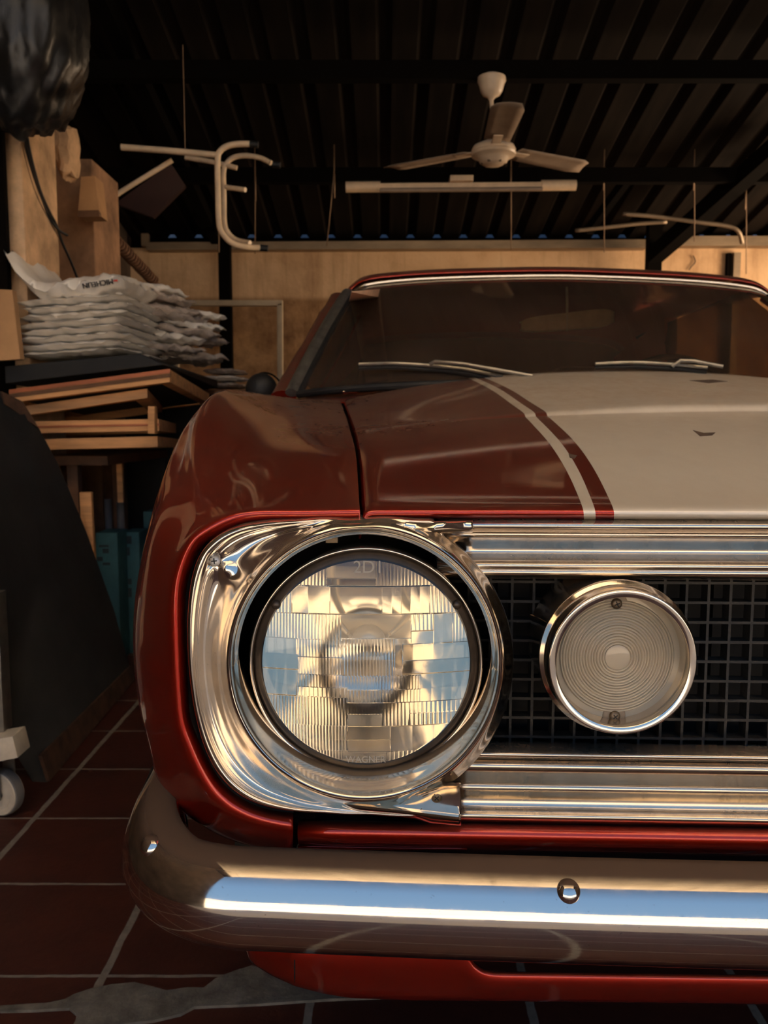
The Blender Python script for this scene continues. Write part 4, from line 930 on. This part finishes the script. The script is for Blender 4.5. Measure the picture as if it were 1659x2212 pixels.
# ---- ceiling fan
fy = 4.15; HC = P(1066, 330, fy)
fan = thing('ceiling_fan', HC + Vector((0, 0, .3)), 'aged cream three-blade ceiling fan hanging from the front roof beam', 'fan')
bm = bmesh.new(); ct = P(1062, 168, fy); lathe(bm, [(.045, -.01), (.066, .0), (.068, .016), (.062, .028), (.052, .062), (.042, .078), (.022, .088), (.012, .10), (0, .10)], ct, Vector((0, 0, -1)), 40); part('canopy', bm, M_FAN, fan)
bm = bmesh.new(); tube(bm, [ct + Vector((0, 0, .01)), ct + Vector((0, 0, -.10)), HC + Vector((0, 0, .03))], .010, 12); part('downrod', bm, M_FAN, fan)
bm = bmesh.new(); lathe(bm, [(0, -.052), (.03, -.052), (.06, -.046), (.098, -.028), (.106, -.012), (.104, -.002), (.108, .004), (.104, .014), (.085, .022), (.072, .030), (.066, .044), (.045, .056), (.02, .060), (0, .061)], HC, Vector((0, 0, -1)), 48); part('motor_housing', bm, M_FAN, fan)
for k in range(6):
    bm = bmesh.new(); a = k * PI / 3; c = HC + Vector((.052 * math.cos(a), .052 * math.sin(a), -.050)); lathe(bm, [(0, .004), (.008, .003), (.010, -.004)], c, Vector((0, 0, -1)), 10); part('vent_plug', bm, M_SCREWD, fan)
for k, ang in enumerate((-91, 29, 149)):
    a = math.radians(ang); d = Vector((math.cos(a), math.sin(a), 0)); s = Vector((-d.y, d.x, 0)); bm = bmesh.new(); G = []
    tw = math.radians(-7)
    for t_ in np.linspace(0, 1, 9):
        r = .13 + t_ * .44; w_ = .060 + .012 * t_ - (.02 if t_ == 1 else 0)
        sk = .008 * t_
        G.append([HC + d * (r + (.015 * q_ if t_ == 1 else 0)) + (s * math.cos(tw) + Vector((0, 0, math.sin(tw)))) * (q_ * w_) + Vector((0, 0, .012 + .006 * (1 - q_ * q_))) for q_ in (-1, -.5, 0, .5, 1)])
    gridfaces(bm, G); o = part('fan_blade', bm, M_FANB, fan); solidify(o, .004)
    bm = bmesh.new(); bar(bm, HC + d * .08 + Vector((0, 0, .012)), HC + d * .20 + Vector((0, 0, .014)), .045, .006, bev=.002); part('blade_bracket', bm, M_FAN, fan)
# ---- tube light
ly = 5.10; a = P(747, 404, ly); b = P(1244, 400, ly); d = (b - a).normalized()
tl = thing('tube_light', (a + b) / 2, 'long cream fluorescent lamp batten hanging under the rear roof beam', 'light')
bm = bmesh.new(); bar(bm, a + d * .1, b - d * .1, .03, .034, bev=.004); part('lamp_housing', bm, M_TUBE, tl)
for s0, s1 in ((0, .2), (1.0, 1.0)):
    bm = bmesh.new()
    L_ = (b - a).length
    if s0 == 0: tube(bm, [a, a + d * .205], .031, 20)
    else: tube(bm, [b - d * .205, b], .031, 20)
    part('end_cap', bm, M_TUBE, tl)
bm = bmesh.new(); tube(bm, [a + d * .2 + Vector((0, -.014, -.024)), b - d * .2 + Vector((0, -.014, -.024))], .013, 12); part('lamp_tube', bm, simple('unlit lamp tube', (.34, .24, .16), .3), tl)
bm = bmesh.new(); box(bm, tuple(P(972, 392, ly + .0) + Vector((0, -.02, 0))), tuple(P(1022, 380, ly) + Vector((0, .10, 0))), bev=.003); part('mounting_block', bm, M_TUBE, tl)
# ---- hanging chair
cy_ = 4.05
ch = thing('hanging_chair', P(470, 400, cy_), 'cream tubular chair frame hung upside down below the roof, maroon seat', 'chair')
def ct_(name, pts, r=.0135, mat=M_CTUBE):
    bm = bmesh.new(); tube(bm, [P(*p) for p in pts], r, 10, smooth_n=5); return part(name, bm, mat, ch)
ct_('leg_frame', [(540, 311, 3.9), (515, 311, 3.9), (492, 315, 3.9), (476, 326, 3.9), (470, 345, 3.9), (471, 420, 3.9), (473, 480, 3.9), (480, 503, 3.9), (500, 524, 3.92), (528, 533, 3.95), (562, 535, 4.0)])
ct_('leg_frame', [(585, 352, 4.18), (562, 341, 4.2), (530, 336, 4.2), (505, 340, 4.2), (490, 352, 4.2), (483, 372, 4.2), (484, 420, 4.2), (485, 480, 4.2), (492, 502, 4.2), (510, 518, 4.2), (540, 525, 4.15)], .0125)
ct_('side_rail', [(262, 318, 3.9), (360, 325, 3.9), (468, 335, 3.9)], .014)
ct_('side_rail', [(400, 340, 4.2), (460, 350, 4.2), (512, 363, 4.2)], .012)
ct_('stretcher', [(486, 404, 4.2), (530, 410, 4.15)], .012)
ct_('back_frame', [(372, 346, 4.0), (310, 384, 4.0), (262, 414, 4.0), (246, 427, 4.0), (243, 438, 4.02)], .0115)
for (x, y, Y) in ((541, 311, 3.9), (590, 355, 4.17), (563, 535, 4.0)):
    c = P(x, y, Y); bm = bmesh.new(); tube(bm, [c + Vector((-.002, 0, 0)), c + Vector((.035, 0, -.004))], .015, 10); part('rubber_foot', bm, M_RUB, ch)
bm = bmesh.new(); q = [P(246, 440, 4.02), P(330, 470, 4.12), P(400, 400, 4.12), P(368, 352, 4.02)]; hexa(bm, q, [p + Vector((0, .04, .0)) for p in q], bev=.008); part('seat', bm, M_MAROON, ch)
bm = bmesh.new(); tube(bm, [P(400, 330, 4.0), P(400, 318, 4.0) + Vector((0, 0, .45))], .002, 6); part('hanging_wire', bm, M_WIRE, ch); bm = bmesh.new(); tube(bm, [P(473, 545, 4.7), P(473, 400, 4.7) + Vector((0, 0, .15))], .003, 6); part('hanging_wire', bm, M_WIRE, ch)
# ---- thin wires
for (x, y0, y1, Y, l) in ((551, 375, 548, 5.15, 'thin wire hanging right beside the upside-down chair'), (722, 368, 532, 5.15, 'thin slanting wire hanging left of the tube light'), (1104, 352, 540, 5.15, 'thin wire hanging in front of the tube light'), (1305, 352, 545, 5.2, 'thin wire with a hook hanging right of the tube light'), (1500, 352, 522, 5.2, 'thin wire hanging right of the right rear post'), (1612, 395, 592, 5.3, 'thin wire hanging at the right edge of the picture')):
    bm = bmesh.new(); top = P(x, y0, Y); bot_ = P(x - (16 if x == 722 else 0), y1, Y); tube(bm, [Vector((top.x, top.y, roofz(Y) - .002)) if x != 0 else top, top, bot_], .0032, 6); tube(bm, [top + Vector((0, 0, -.02)), top + Vector((0, 0, -.16))], .0048, 6)
    o = mesh_obj('hanging_wire', bm, M_WIRE); tag(o, l, 'wire', 'wires hanging from the roof')
# bent conduits at right rear
for pts, l in (([(1243, 498, 5.5), (1300, 492, 5.5), (1380, 483, 5.5), (1440, 479, 5.5)], 'straight pale conduit rising to the right rear post'), ([(1345, 462, 5.35), (1400, 466, 5.35), (1450, 472, 5.35), (1510, 480, 5.35), (1570, 488, 5.35), (1595, 500, 5.35), (1603, 525, 5.4)], 'pale conduit bending down at its right end behind the post')):
    bm = bmesh.new(); tube(bm, [P(*p) for p in pts], .013, 8, smooth_n=4); o = mesh_obj('conduit', bm, M_TRIMB); tag(o, l, 'pipe', 'conduits under the rear roof')
bm = bmesh.new(); tube(bm, [P(*p) for p in ((1497, 552, 6.385), (1502, 565, 6.385), (1494, 575, 6.385), (1488, 583, 6.385))], .004, 6, smooth_n=3); o = mesh_obj('wall_cable', bm, M_RUB); tag(o, 'short crooked cable on the back wall above the car roof', 'cable')
# ---- empty window frame leaning on the back wall
fr_y = 5.6
t = thing('window_frame', P(500, 845, fr_y), 'empty ivory window frame standing against the back wall behind the packages', 'frame')
TLc, TRc, BRc, BLc = P(380, 658, fr_y), P(605, 655, fr_y), P(605, 1010, fr_y), P(380, 1010, fr_y)
TLc.z = TRc.z; BLc.z = .0; BRc.z = .0
for nm, a, b in (('top_rail', TLc + Vector((-.015, 0, 0)), TRc + Vector((.018, 0, 0))), ('stile', TLc, BLc), ('stile', TRc, BRc)):
    bm = bmesh.new(); bar(bm, a, b, .045 if nm == 'top_rail' else .036, .036 if nm == 'top_rail' else .045, up=Vector((0, 0, 1)) if nm == 'top_rail' else Vector((0, 1, 0)), bev=.004); part(nm, bm, M_FRAME, t)
# ---- workbench and stored frames at left
t = thing('workbench', P(220, 1400, 2.7), 'rough wooden bench carrying the wooden frames and plastic packages', 'bench')
bz = P(200, 985, 2.66).z
bm = bmesh.new(); box(bm, (-1.10, 2.66, bz - .03), (PZ(232, bz, 2.66).x, 3.4, bz), bev=.003); part('bench_top', bm, M_WOODD, t)
for (pxa, pxb, yy) in ((143, 166, 2.68), (92, 112, 2.68), (224, 240, 3.32), (240, 256, 3.0)):
    bm = bmesh.new(); xa = PZ(pxa, bz, yy).x; xb = PZ(pxb, bz, yy).x; box(bm, (xa, yy, 0), (xb, yy + .04, bz - .03), bev=.003); part('leg', bm, M_WOODD, t)
def frame(name, FL, FR, BR, th, wd, mat, label, solid=False, lines=None, mats=None):
    FL, FR, BR = [Vector(p) for p in (FL, FR, BR)]; BL = BR + (FL - FR)
    t = thing(name, FR, label, 'frame', 'wooden frames stacked under the packages'); dn = Vector((0, 0, -th))
    e1 = (FL - FR).normalized(); e2 = (BR - FR).normalized()
    def quad(n_, a, b, c, d, m=mat, dz=0): bm = bmesh.new(); hexa(bm, [v + Vector((0, 0, dz)) for v in (a, b, c, d)], [v + dn for v in (a, b, c, d)], bev=.0015); part(n_, bm, m, t, 30)
    quad('rail', FL, FR, FR + e2 * wd, FL + e2 * wd); quad('rail', BL - e2 * wd, BR - e2 * wd, BR, BL)
    quad('stile', FR + e2 * wd + e1 * wd, FR + e2 * wd, BR - e2 * wd, BR - e2 * wd + e1 * wd); quad('stile', FL + e2 * wd, FL + e2 * wd - e1 * wd, BL - e2 * wd - e1 * wd, BL - e2 * wd)
    if lines:
        for z0, z1, m in lines:
            bm = bmesh.new(); o_ = -e2 * .003; a, b = FL + o_, FR + o_ - e1 * .002
            hexa(bm, [a + Vector((0, 0, -z0)), b + Vector((0, 0, -z0)), b + e2 * .004 + Vector((0, 0, -z0)), a + e2 * .004 + Vector((0, 0, -z0))], [v + Vector((0, 0, -z1)) for v in (a, b, b + e2 * .004, a + e2 * .004)]); part('edge_strip', bm, m, t)
    if solid:
        bm = bmesh.new(); hexa(bm, [v + Vector((0, 0, -.004)) for v in (FL + (e2 - e1) * .01, FR + (e1 + e2) * .01, BR + (e1 - e2) * .01, BL + (-e1 - e2) * .01)], [v + Vector((0, 0, -th + .004)) for v in (FL + (e2 - e1) * .01, FR + (e1 + e2) * .01, BR + (e1 - e2) * .01, BL + (-e1 - e2) * .01)]); part('backing_panel', bm, M_BLACK, t)
    return t
frame('picture_frame', P(20, 842, 2.470), P(366, 797, 2.470), P(452, 850, 3.220), .038, .03, M_WOOD, 'wooden frame with red-brown top edge, topmost of the four stacked frames', True, [(0, .012, M_WOODR), (.013, .024, M_WOODD)])
frame('picture_frame', P(20, 882, 2.510), P(318, 839, 2.510), P(350, 874, 3.120), .028, .04, M_WOOD, 'rough-sawn wooden frame second from top, with broken right end', False)
f3 = frame('picture_frame', P(20, 911, 2.530), P(343, 905, 2.530), P(380, 915, 3.170), .036, .04, M_WOOD, 'wooden frame third from top with short upright block on its corner', False, [(.014, .020, M_WOODR)])
bm = bmesh.new(); bar(bm, P(330, 937, 2.515), P(330, 878, 2.515), .02, .034, up=Vector((0, 1, 0)), bev=.002); part('upright_block', bm, M_WOOD, f3)
bm = bmesh.new(); lathe(bm, [(0, .003), (.005, .002), (.006, 0)], P(331, 888, 2.505), seg=12); part('hinge', bm, M_BEAM, f3)
frame('picture_frame', P(30, 950, 2.550), P(340, 942, 2.550), P(385, 948, 3.220), .033, .04, M_WOOD, 'wooden frame resting on the bench, lowest of the stack', False)
bm = bmesh.new(); FL, FR, BR = P(10, 791, 2.470), P(368, 764, 2.490), P(470, 822, 3.370); FR = FR + Vector((-.09, 0, 0)); BLv = BR + (FL - FR); hexa(bm, [FL, FR, BR, BLv], [FL + Vector((0, 0, -.05)), FR + Vector((.07, 0, -.032)), BR + Vector((0, 0, -.03)), BLv + Vector((0, 0, -.05))], bev=.003)
o = mesh_obj('black_panel', bm, M_BLACK, None, False); tag(o, 'thick black panel between the plastic packages and the top wooden frame', 'panel')
for (a, b, w_, l, m) in ((P(186, 1063, 2.55), P(197, 1250, 2.55), .036, 'upright pine offcut under the bench', M_WOOD), (P(259, 1000, 2.9), P(262, 1085, 2.9), .02, 'thin wooden stick hanging down behind the bench', M_WOOD)):
    bm = bmesh.new(); 
    if w_ > .03: b = Vector((b.x, b.y, 0))
    bar(bm, a, b, w_, .02, up=Vector((0, 1, 0)), bev=.002); o = mesh_obj('wooden_batten', bm, m); tag(o, l, 'wood')
# teal boxes and tubes
def tealbox(x0, x1, ytop, Y, label, rot, marks):
    a = P(x0, ytop, Y); b = P(x1, ytop, Y); t = thing('teal_box', Vector(((a.x + b.x) / 2, Y, 0)), label, 'box', 'teal boxes under the bench')
    bm = bmesh.new(); box(bm, (a.x, Y, 0), (b.x, Y + .12, a.z), bev=.003); part('box_body', bm, M_TEAL, t)
    for (u0, v0, u1, v1) in marks:
        bm = bmesh.new(); p = P(u0, v1, Y); q_ = P(u1, v0, Y); box(bm, (p.x, Y - .0012, p.z), (q_.x, Y + .001, q_.z)); part('print_block', bm, M_INK, t)
tealbox(206, 253, 1151, 2.8, 'bright teal printed box under the bench, left one', 0, [(214, 1177, 235, 1182), (222, 1185, 235, 1195), (210, 1203, 222, 1212), (222, 1215, 238, 1221)])
tealbox(263, 300, 1150, 2.9, 'dim teal printed box under the bench, right one', 0, [(268, 1158, 284, 1175), (265, 1182, 280, 1200), (262, 1250, 284, 1262), (262, 1270, 284, 1290)])
tealbox(309, 332, 1105, 3.1, 'tall narrow teal box just left of the car fender', 0, [])
for (x, y0, Y, l) in ((233, 1078, 2.98, 'grey cardboard tube behind the bright teal box'), (260, 1084, 2.98, 'grey cardboard tube between the two teal boxes')):
    bm = bmesh.new(); p = P(x, y0, Y); lathe(bm, [(.010, 0), (.013, 0), (.013, -p.z), (.010, -p.z), (.010, 0)], p, Vector((0, 0, 1)), 20); o = mesh_obj('cardboard_tube', bm, M_GREYT); tag(o, l, 'tube', 'grey tubes behind the teal boxes')
# ---- plastic packages
def package(name, c, L, Wd, T, rz, tilt, mat, label, seed, group='plastic-wrapped packages stacked on the frames', droop=0, cr=1.0):
    bm = bmesh.new(); nu_, nv_ = 40, 18; R = Matrix.Rotation(rz, 4, 'Z') @ Matrix.Rotation(tilt, 4, 'Y')
    def shape(u, v, s):
        e = max(0, (1 - abs(u) ** 5)) * max(0, (1 - abs(v) ** 4)); 
        n1 = noise.noise(Vector((u * 3 + seed, v * 2, s * 3))); n2 = noise.noise(Vector((u * 9 + seed * 2, v * 6, s * 5))); n3 = noise.noise(Vector((u * 22, v * 15, seed + s)))
        z = s * T * .5 * (e ** .45) * (1 + .30 * cr * n1) + T * .13 * cr * n2 * (e ** .3) + T * .05 * n3 + T * .35 * cr * (1 - e) * noise.noise(Vector((u * 4, v * 4, seed)))
        z += droop * max(0, -u - .55) ** 1.5
        x = u * L * .5 * (1 + .02 * n2); y = v * Wd * .5 * (1 + .05 * noise.noise(Vector((u * 5 + seed, s, 2))))
        return Vector(c) + (R @ Vector((x, y, z)))
    for s in (1, -1):
        G = [[shape(-1 + 2 * i / nu_, -1 + 2 * j / nv_, s) for i in range(nu_ + 1)] for j in range(nv_ + 1)]; gridfaces(bm, G, flip=(s < 0))
    bmesh.ops.remove_doubles(bm, verts=bm.verts, dist=.0004)
    o = mesh_obj(name, bm, mat, None, True, 60); tag(o, label, 'package', group); return o
nst = 8; ords = ['lowest', 'second lowest', 'third lowest', 'fourth lowest', 'fourth from top', 'third from top', 'second from top', 'topmost plain']
for i in range(nst):
    py = 760 - i * 16.5; jx = random.uniform(-6, 6); c = P(160 + jx, py, 2.50) + Vector((0, .21, 0)); L_ = .315 + random.uniform(-.012, .014)
    package('plastic_package', c, L_, .42, .0235, math.radians(random.uniform(-3, 1) - 2), math.radians(-3.5), M_PLAS, 'white plastic-wrapped package, %s layer of the main stack' % ords[i], i * 1.7)
top = package('plastic_package', P(152, 618, 2.50) + Vector((0, .16, 0)), .34, .34, .062, math.radians(-3), math.radians(-7), M_PLAS, 'curled white plastic package printed upside down, on top of the main stack', 31.0, droop=.42)
# print on it
bpy.context.view_layer.update()
def textonpkg(s_, px, py, size, rot, mat):
    p, nn = hit(top, px, py); pl, _ = hit(top, px - 25, py + 4); pr_, _ = hit(top, px + 25, py - 4)
    xa = (pr_ - pl).normalized(); nn = (nn - xa * nn.dot(xa)); nn = (nn.normalized() + Vector((0, -.9, .2))).normalized(); nn = (nn - xa * nn.dot(xa)).normalized(); ya = nn.cross(xa)
    M = Matrix((xa, ya, nn)).transposed().to_4x4(); M = Matrix.Translation(p + nn * .0035) @ M @ Matrix.Rotation(PI, 4, 'Z')
    return text_obj('printed_lettering', s_, size, .0022, M, mat, top)
textonpkg('MICHELIN', 212, 612, .021, -7, M_TXT)
p, nn = hit(top, 250, 606); bm = bmesh.new(); box(bm, tuple(p + Vector((-.006, -.003, -.003))), tuple(p + Vector((.006, .002, .003)))); part('printed_emblem', bm, M_REDP, top)
for i, (px, py, Y, L_, m, l) in enumerate((
    (345, 757, 2.95, .17, M_PLASG, 'cloudy plastic package poking out low at the right of the stack'), (350, 738, 2.97, .19, M_PLAS, 'white package end poking out just above the cloudy one'), (372, 718, 3.02, .20, M_PLASG, 'cloudy crumpled package behind the main stack, mid height'),
    (392, 697, 3.05, .17, M_PLAS, 'white package with a folded triangular end at the right of the stack'), (352, 690, 2.95, .18, M_PLASG, 'cloudy package at mid height right of the main stack'), (340, 668, 2.93, .17, M_PLASG, 'cloudy package high at the right of the main stack'),
    (400, 676, 3.1, .14, M_PLAS, 'white package farthest right near the ivory frame'), (325, 645, 2.9, .17, M_PLASG, 'cloudy package second highest behind the stack'), (300, 622, 2.88, .18, M_PLAS, 'thin white package highest behind the printed one'), (405, 775, 3.1, .13, M_PLASG, 'grey crumpled package sliding off the panel towards the fender'), (425, 735, 3.15, .10, M_PLASG, 'small cloudy package at the far right end of the pile'))):
    package('plastic_package', P(px, py, Y), L_, .30, .024, math.radians(-28 + 7 * math.sin(i * 2)), math.radians(random.uniform(-8, 16)), m, l, 40 + i * 2.3, cr=2.6)
for i in range(3):
    package('plastic_package', P(488, 834 - i * 15, 3.55), .15 - i * .008, .2, .022, math.radians(-8), 0, M_PLAS if i == 1 else M_PLASG, 'small clear-wrapped packet by the fender, %s of three' % ('lowest', 'middle', 'topmost')[i], 70 + i, group='small packets behind the fender')
filler = thing('void_filler', Vector((-.85, 3.65, 0)), 'made-up black box filling the dark void behind the bench, small packets on its right end', 'void_filler'); z_ = P(484, 843, 3.5).z; xr = P(532, 843, 3.45).x  # invented black box standing in for the darkness behind bench and frames
bm = bmesh.new(); box(bm, (-1.13, 3.64, .0), (xr - .01, 4.0, z_ - .02)); part('filler_body', bm, M_BLACK, filler)
bm = bmesh.new(); box(bm, (-1.13, 3.42, z_ - .02), (xr, 4.0, z_), bev=.003); part('filler_top', bm, M_WOODD, filler)
for k in range(3): bm = bmesh.new(); x_ = -1.13 + k * .185; box(bm, (x_ + .005, 3.622, .06), (x_ + .18, 3.638, z_ - .04), bev=.002); part('door', bm, M_BLACK, filler)  # invented fronts dressing the dark filler box
c = P(1161, 1331, .682); c.y += noseY(c.x); bm = bmesh.new()
for k in range(5):
    a_ = k * 1.3 + .3; tube(bm, [c, c + Vector((math.cos(a_) * .006, -.001, math.sin(a_) * .005))], .0004, 5)
o = mesh_obj('straw_tuft', bm, M_CARD); tag(o, 'tiny dry straw tuft caught on the black grille bars', 'straw')
# ---- leaning dark board at left
nb_ = PF(102, 1690); fb_ = PF(288, 1470)
t = thing('leaning_board', (nb_ + fb_) / 2, 'large faded black board leaning to the left behind the caster, brown torn edges', 'board')
outline = [PF(102, 1690), PF(288, 1470), P(247, 1320, 2.58), P(187, 1150, 2.50), P(127, 1005, 2.42), P(84, 925, 2.38), P(50, 868, 2.34), P(5, 846, 2.30), P(-80, 845, 2.1), P(-60, 1250, 1.80), P(0, 1480, 1.82), P(40, 1590, 1.85)]
def fan_solid(name, pts, th, mat, parent):
    bm = bmesh.new(); off_ = Vector((-th * .9, 0, -th * .3)); f = [bm.verts.new(p) for p in pts]; b = [bm.verts.new(p + off_) for p in pts]; cen = sum(pts, Vector()) / len(pts); c = bm.verts.new(cen); cb_ = bm.verts.new(cen + off_); n_ = len(pts)
    for i in range(n_):
        j = (i + 1) % n_; bm.faces.new([f[i], f[j], c]); bm.faces.new([b[j], b[i], cb_]); bm.faces.new([f[i], b[i], b[j], f[j]])
    return part(name, bm, mat, parent, 75)
fan_solid('panel', outline, .03, M_SLAB, t)
bm = bmesh.new()
q = [PF(102, 1690), PF(288, 1470), PF(288, 1470) + Vector((-.012, 0, .045)), PF(102, 1690) + Vector((-.016, 0, .06))]
hexa(bm, [v + Vector((.006, 0, .003)) for v in q], [v + Vector((-.002, 0, .002)) for v in q]); part('torn_edge', bm, M_SLABE, t)
bm = bmesh.new(); q = [P(84, 925, 2.37), P(50, 868, 2.33), P(5, 846, 2.29), P(10, 872, 2.29)]; hexa(bm, [v + Vector((.004, -.01, 0)) for v in q], [v + Vector((-.01, .0, 0)) for v in q]); part('torn_corner', bm, M_SLABE, t)
# ---- trolley with caster at far left
ty = 1.66
t = thing('trolley', Vector((PF(10, 1760).x - .1, ty, 0)), 'white-painted trolley corner on a caster wheel at the left edge', 'trolley')
wc = P(5, 1710, ty); wr = wc.z - .001
bm = bmesh.new(); a = P(-160, 1640, ty - .03); b = P(47, 1602, ty - .03); bar(bm, a, b, .06, .046, bev=.004); part('frame_bar', bm, M_WHITE, t)
bm = bmesh.new(); box(bm, (P(-160, 1400, ty).x, ty - .02, P(0, 1575, ty).z), (P(10, 1400, ty).x, ty + .02, P(0, 1330, ty).z + .05), bev=.004); part('side_panel', bm, M_GREYM, t)
bm = bmesh.new(); aw = Vector((.55, -.84, 0)).normalized(); aw = Vector((-.35, -1, 0)).normalized()
lathe(bm, [(wr * .25, .012), (wr * .62, .010), (wr * .70, .014), (wr * .93, .014), (wr, .008), (wr, -.008), (wr * .93, -.014), (wr * .6, -.014), (wr * .25, -.012)], wc, aw, 48); part('caster_wheel', bm, M_WHITE, t)
bm = bmesh.new(); lathe(bm, [(wr * .94, .0125), (wr * 1.0, .010), (wr * 1.03, 0), (wr * 1.0, -.010), (wr * .94, -.0125)], wc, aw, 48); part('wheel_tread', bm, M_GREYT, t)
for s in (-1, 1):
    bm = bmesh.new(); off_ = aw * (s * .021); tp_ = wc + off_ + Vector((0, 0, .078)); G = []
    bar(bm, wc + off_ + Vector((0, 0, -.008)), tp_, .030 if s > 0 else .03, .004, up=aw, bev=.001); part('fork', bm, M_GREYM, t)
bm = bmesh.new(); tube(bm, [wc - aw * .026, wc + aw * .028], .007, 12); part('axle', bm, M_SCREW, t)
bm = bmesh.new(); lathe(bm, [(0, .012), (.03, .012), (.034, 0), (0, -.004)], wc + Vector((0, 0, .078)), Vector((0, 0, 1)), 24); part('swivel_plate', bm, M_GREYM, t)
# ---- mortar patch on floor
outl = [(0, 2172), (60, 2168), (100, 2166), (140, 2158), (160, 2147), (195, 2135), (240, 2126), (290, 2121), (335, 2132), (360, 2139), (405, 2132), (440, 2133), (465, 2113), (510, 2095), (545, 2085), (600, 2100), (680, 2128), (760, 2140), (850, 2146), (820, 2153), (700, 2158), (560, 2168), (420, 2174), (390, 2190), (330, 2204), (250, 2212), (160, 2230), (165, 2190), (150, 2177), (80, 2181), (0, 2183)]
bm = bmesh.new(); pts = [PF(x, y, .004) for x, y in outl]; cen = PF(330, 2160, .009)
from mathutils.geometry import tessellate_polygon
vs = [bm.verts.new(p) for p in pts]; vb = [bm.verts.new(Vector((p.x, p.y, -.002))) for p in pts]
for tri in tessellate_polygon([pts]): bm.faces.new([vs[i] for i in tri])
for i in range(len(pts)): j = (i + 1) % len(pts); bm.faces.new([vs[i], vb[i], vb[j], vs[j]])
bmesh.ops.recalc_face_normals(bm, faces=bm.faces[:]); o = mesh_obj('mortar_patch', bm, M_MORT, None, False); tag(o, 'irregular grey mortar patch smeared over the red tiles at bottom left', 'mortar')
# ================================================================== LIGHT
w = bpy.data.worlds.new('World'); S.world = w; w.use_nodes = True; nt = w.node_tree; bg = nt.nodes['Background']
tc = N(nt, 'ShaderNodeTexCoord'); sx = N(nt, 'ShaderNodeSeparateXYZ'); nt.links.new(tc.outputs['Generated'], sx.inputs[0])
nt.links.new(ramp(nt, sx.outputs['Z'], [(0.0, (0.50, .58, .62)), (0.18, (.26, .46, .76)), (1.0, (.17, .34, .66))]), bg.inputs[0]); bg.inputs[1].default_value = 0.24
sl = bpy.data.lights.new('sun', 'SUN'); sl.energy = 3.9; sl.angle = math.radians(.6); sl.color = (1.0, .87, .71)
so = bpy.data.objects.new('sun', sl); link(so); so.rotation_euler = (math.radians(42), 0, math.radians(180 - 14 + 0)); 
# sun stands behind the garage (+Y side) and shines onto the street and the facade opposite
so.rotation_euler = Vector((.22, -1, -1.75)).to_track_quat('-Z', 'Y').to_euler()
# ================================================================== CAMERA
cam = bpy.data.cameras.new('camera'); co = bpy.data.objects.new('camera', cam); link(co); co.location = (0, 0, ZC)
co.rotation_euler = (PI / 2 - PITCH, 0, 0); cam.sensor_fit = 'HORIZONTAL'; cam.sensor_width = 36; cam.lens = FPX / 1659 * 36; cam.clip_start = .02
cam.dof.use_dof = True; cam.dof.focus_distance = .63; cam.dof.aperture_fstop = 22.0
S.camera = co
S.view_settings.view_transform = 'Standard'; S.view_settings.look = 'None'; S.view_settings.exposure = 2.28; S.view_settings.gamma = 1
S.cycles.use_denoising = True; S.cycles.max_bounces = 14; S.cycles.diffuse_bounces = 4; S.cycles.glossy_bounces = 8; S.cycles.transmission_bounces = 12; S.cycles.transparent_max_bounces = 12
S.cycles.caustics_reflective = False; S.cycles.caustics_refractive = False; S.cycles.sample_clamp_indirect = 6
